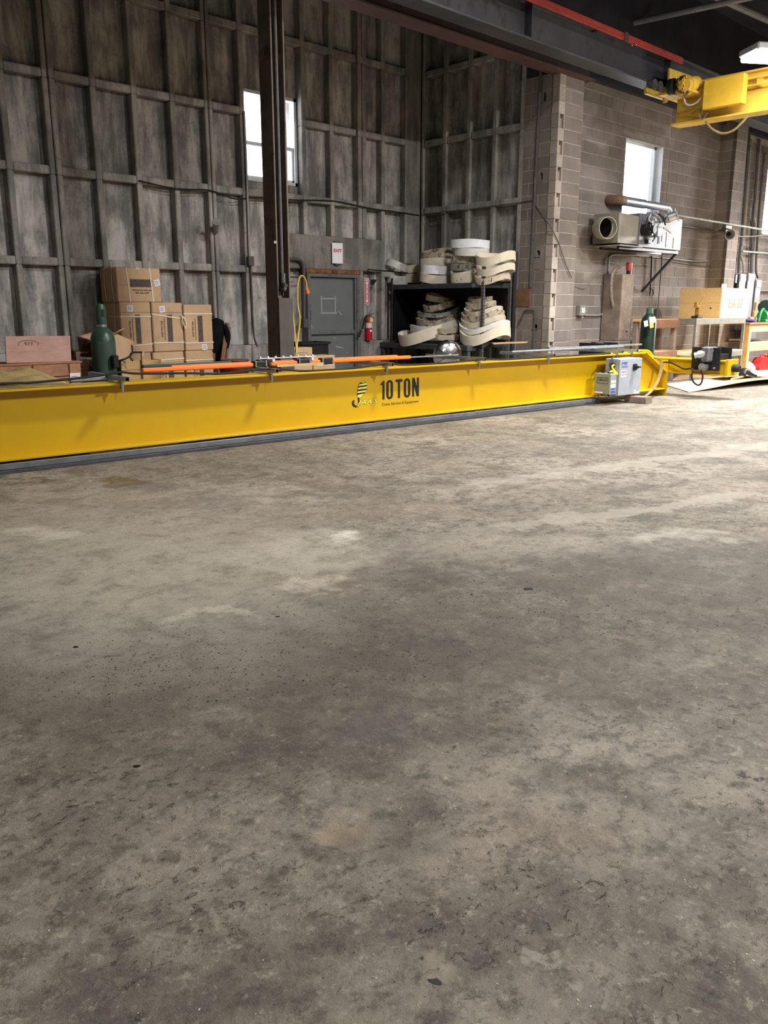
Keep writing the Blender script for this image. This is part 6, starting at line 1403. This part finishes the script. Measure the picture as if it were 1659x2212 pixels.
def blob(c, sx, sy, sz, seed, n=16, m=8):
    rr = random.Random(seed); mb = MB().ball((0, 0, 0), 1, n, m)
    mb.v = [(c.x+sx*x*(1+.25*math.sin(5*y+seed+3*z)), c.y+sy*y*(1+.25*math.sin(6*x+seed)), c.z+max(0, sz*(.9*z+.25*math.sin(7*x+4*y+seed)+.2))) for x, y, z in mb.v]; return mb
single('plastic_bag', blob(q+Vector((0, 0, .0)), .34, .2, .16, 3), M_plastic_clear, 'crumpled cloudy plastic bag on the floor by the lumber bench leg', 'bag', None, 60)
q = PZ(1588, 799, 0); single('dark_rag', blob(q, .12, .1, .13, 5), M_black, 'small black rag heap on the floor under the metal table', 'rag', None, 60)
# plywood sheets on the floor
def sheet(name, label, corners, m, lift, t=.014):
    A, B, C_, D = [PZ(x, y, 0) for x, y in corners]; n = 14; top = []; 
    for j in range(n+1):
        for i in range(n+1):
            s, u = i/n, j/n; p = (A*(1-s)+B*s)*(1-u)+(D*(1-s)+C_*s)*u; p.z = lift(s, u); top.append(p)
    N = len(top); vs = [p+Vector((0, 0, t)) for p in top]+top; fs = []; w = n+1
    for j in range(n):
        for i in range(n):
            a = j*w+i; fs.append((a, a+1, a+w+1, a+w)); fs.append((N+a+w, N+a+w+1, N+a+1, N+a))
    for i in range(n): fs += [(i, N+i, N+i+1, i+1), (n*w+i+1, N+n*w+i+1, N+n*w+i, n*w+i), (i*w+w, N+i*w+w, N+i*w, i*w), (i*w+n, N+i*w+n, N+i*w+w+n, i*w+w+n)]
    return single(name, MB().add(vs, fs), m, label, 'plywood', None, 40)
sheet('plywood_sheet', 'big pale plywood sheet lying on the floor with a raised front edge', [(1487, 848), (1800, 820), (1700, 799), (1436, 832)], M_ply_pale, lambda s, u: .004+.11*math.sin(math.pi*min(1, s*1.05))**1.3*(1-u)**1.5)
sheet('plywood_sheet', 'smaller pale plywood sheet lying on the big one', [(1566, 829), (1668, 823), (1630, 812), (1528, 819)], M_ply_pale, lambda s, u: .125+.006*math.sin(3*s)-.05*u)
sheet('plywood_sheet', 'rear plywood sheet on the floor reaching under the benches', [(1450, 822), (1690, 806), (1690, 793), (1470, 808)], mat('dusty_plywood', srgb(218, 190, 160), .75, var=.06, grain=10), lambda s, u: .002, .002)
q0, q1, q2 = PZ(1606, 813, .19), PZ(1626, 812, .19), PZ(1580, 819, .17)
ml = thing('mallet', 'black headed mallet with a pale handle lying on the plywood', 'mallet', q0)
part('mallet_head', MB().tube(smooth_path([q0+Vector((-.06, 0, .03)), q0+Vector((.06, .02, .10)), (q0+q1)/2+Vector((.0, 0, .07)), q1+Vector((.06, 0, .015))], 4), .07, 10, None, .7), M_black, ml, True)
part('handle', MB().tube([q0, q2], .02, 8), M_wood, ml, True)

# ================================================================== OVERHEAD CRANE AND LAMP
XC_ = 13.8
oc = thing('overhead_crane', 'yellow underhung overhead crane with gearbox and control cover at upper right', 'crane', (XC_, 7, 4.3))
ybe = PX(1448, 272, XC_).y; zcb = PX(1448, 272, XC_).z; zcf = PX(1456, 214, XC_).z
part('bottom_flange', MB().box(XC_, XC_+.3, -8, ybe, zcb, zcb+.03, bev=.004), M_yellow_old, oc, True)
part('web', MB().box(XC_+.14, XC_+.16, -8, ybe-.02, zcb+.03, 4.92), M_yellow_old, oc, True)
part('top_flange', MB().box(XC_+.02, XC_+.28, -8, ybe-.1, 4.92, 4.95, bev=.004), M_yellow_old, oc, True)
part('festoon_track', MB().box(XC_-.06, XC_-.02, -8, 6.3, 4.80, 4.83).box(XC_-.06, XC_-.02, -8, 6.3, 4.70, 4.72).box(XC_-.02, XC_+.14, 6.0, 6.04, 4.70, 4.83).box(XC_-.02, XC_+.14, 3.0, 3.04, 4.70, 4.83), M_yellow_old, oc, True)
XB0 = 13.62
a, b = PX(1519, 205, XB0), PX(1605, 195, XB0); z1 = PX(1560, 166, XB0).z; z0 = PX(1560, 229, XB0).z
part('control_cover', MB().box(XB0, XB0+.15, b.y, a.y, z0, z1, bev=.006), mat('crane_cover_yellow', srgb(226, 184, 60), .45, var=.06), oc, True)
# gearbox cluster and end truck
YET = 7.62
pl = [PY(x, y, YET) for x, y in ((1443, 148), (1500, 168), (1512, 215), (1480, 226), (1445, 205), (1438, 222), (1431, 224), (1432, 205), (1441, 190))]
Mp = frame((0, YET, 0), (1, 0, 0), (0, 0, 1))
part('truck_plate', MB().prism([(p.x, p.z) for p in pl], .03, Mp), M_yellow_old, oc, True)
x0t, x1t = PY(1430, 200, YET+.05).x, PY(1512, 200, YET+.05).x
part('truck_beam', MB().box(x0t+.1, x1t+.5, YET+.04, YET+.12, 4.84, 5.0, bev=.01), M_yellow_old, oc, True)
for px in (1408, 1420):
    w_ = PY(px, 192, YET+.1)
    part('track_wheel', MB().cyl((w_.x, YET+.04, 4.97), (w_.x, YET+.16, 4.97), .085, 20), M_motor, oc, True)
part('axle_arm', MB().box(PY(1408, 192, YET).x-.05, x0t+.2, YET+.06, YET+.12, 4.80, 4.9, bev=.012), M_yellow_old, oc, True)
def cq(x, y, X): return PX(1390+x/6.167, 100+y/6.167, X)
m1, m2 = cq(560, 500, 13.45), cq(720, 500, 13.5)
part('drive_motor', MB().cyl(cq(580, 510, 13.4), cq(690, 500, 13.75), .115, 20).cyl(cq(550, 515, 13.3), cq(580, 510, 13.4), .09, 20), M_yellow_old, oc, True)
part('gear_case', MB().cyl(cq(545, 505, 13.35)+Vector((0, .05, 0)), cq(545, 505, 13.35)+Vector((0, -.03, 0)), .13, 18).box(cq(480, 560, 13.3).x, cq(480, 560, 13.3).x+.25, cq(480, 560, 13.3).y-.1, cq(480, 560, 13.3).y+.1, cq(480, 560, 13.3).z-.08, cq(480, 560, 13.3).z+.16, bev=.03), mat('worn_yellow_black', srgb(200, 160, 50), .5, var=.2, dirt=srgb(30, 26, 20), dirt_lo=.45, dirt_hi=.55, dirt_scale=16), oc, True)
c_ = cq(380, 540, 13.3); part('drive_gear', MB().cyl(c_+Vector((0, .04, 0)), c_+Vector((0, -.04, 0)), .12, 22), M_black, oc, True)
part('drive_shaft', MB().cyl(c_+Vector((0, -.06, -.02)), c_+Vector((.4, -.25, .02)), .03, 10), M_chrome, oc, True)
part('mount_shelf', MB().box(13.35, XC_+.02, cq(780, 640, XC_).y, cq(380, 680, XC_).y, cq(580, 650, XC_).z-.04, cq(580, 650, XC_).z, bev=.006), M_yellow_old, oc, True)
c_ = [cq(915, 800, XC_-.05), cq(1130, 770, XC_-.05)]
part('resistor_tube', MB().cyl(c_[0], c_[1], .048, 14).cyl(c_[1], c_[1]+(c_[1]-c_[0])*.2, .02, 10), M_motor, oc, True)
for pts, r, m in [([(540, 700), (570, 770), (640, 780), (720, 740), (770, 680)], .014, M_frame_white), ([(520, 790), (640, 830), (800, 840), (915, 820)], .01, M_tan_strap), ([(790, 800), (745, 900), (760, 960), (800, 960), (840, 900), (905, 820)], .012, M_motor)]:
    part('loop_cable', MB().tube(smooth_path([cq(x, y, XC_-.08) for x, y in pts], 5), r, 8), m, oc, True)
for pts in ([(830, 1000), (900, 1090), (1000, 1150), (1090, 1160), (1200, 1120), (1300, 1030), (1390, 930)],):
    part('hanging_cable', MB().tube(smooth_path([cq(x, y, XC_-.02) for x, y in pts], 5), .018, 8), M_frame_white if False else M_tan_strap, oc, True)
def high_bay(label, p, rz=0):
    t = thing('high_bay_lamp', label, 'lamp', p, rz)
    part('lamp_body', MB().box(-.62, .62, -.24, .24, .03, .13, bev=.02), M_conduit, t)
    part('lamp_lens', MB().box(-.6, .6, -.22, .22, -.03, .028, bev=.02), M_lamp, t)
    for x in (-.3, .3): part('suspension_wire', MB().cyl((x, 0, .12), (x, 0, HZ-p[2]-.3), .006, 6), M_conduit_dark, t)
    l = bpy.data.lights.new('lamp_light', 'AREA'); l.shape = 'RECTANGLE'; l.size = 1.1; l.size_y = .4; l.energy = 250; l.spread = R(112); l.color = (1, .98, .96)
    o = bpy.data.objects.new('lamp_light', l); C.objects.link(o); o.parent = t; o.location = (0, 0, -.04)
lq = PX(1703, 126, 13.0)
high_bay('bright white high bay lamp hanging beside the overhead crane', lq, R(-35))
# grit on the floor
rr = random.Random(11); gr = MB()
def flake(p, s, rot, thin=None):
    k = rr.randint(5, 8); pts = [(s*rr.uniform(.45, 1)*math.cos(2*math.pi*i/k)*1.6, s*rr.uniform(.4, 1)*math.sin(2*math.pi*i/k)) for i in range(k)]
    return MB().prism(pts, s*(thin or rr.uniform(.15, .4)), Matrix.Translation(p) @ Matrix.Rotation(rot, 4, 'Z'))
lanes = [((1180, 1290), 420, 95), ((560, 1430), 520, 90), ((1180, 1300), 460, 95), ((520, 1440), 560, 90), ((900, 1880), 900, 300), ((300, 1500), 300, 120)]
for i in range(2600):
    (cx_, cy_), sx, sy = rr.choice(lanes); x, y = rr.gauss(cx_, sx*.5), rr.gauss(cy_, sy*.5)
    if y < 1040 or y > 2300: continue
    p = PZ(x, y, 0); f = flake(p, rr.choice([.0010, .0013, .0016, .002, .0028, .004]) * (1.0 if y < 1520 else .55), rr.uniform(0, 6.3)); gr.add(f.v, f.f)
g = single('floor_grit', gr, mat('dark_grit', srgb(62, 58, 53), .9, var=.4), 'dark grit and crumbs strewn over the concrete floor', 'grit', None, 0); g['kind'] = 'stuff'
gr2 = MB()
for i in range(160):
    x, y = rr.uniform(-20, 1680), rr.uniform(1080, 2200); f = flake(PZ(x, y, 0), rr.choice([.001, .0016, .0025]), rr.uniform(0, 6)); gr2.add(f.v, f.f)
g = single('pale_chips', gr2, mat('pale_chip', srgb(210, 204, 190), .8), 'tiny pale stone chips scattered over the concrete floor', 'grit', None, 0); g['kind'] = 'stuff'
for (x, y, s, lab) in [(1142, 1272, .03, 'largest black flake lying on the floor right of centre'), (163, 1398, .014, 'black flake on the floor at the far left'), (296, 1655, .012, 'black flake on the floor at the lower left'), (600, 1332, .012, 'black flake on the bright left part of the floor'), (940, 2121, .012, 'dark chip beside the pale patch at the bottom of the floor')]:
    single('floor_flake', flake(PZ(x, y, 0), s, rr.uniform(-1.2, -.4), .07), M_black, lab, 'debris', None, 0)
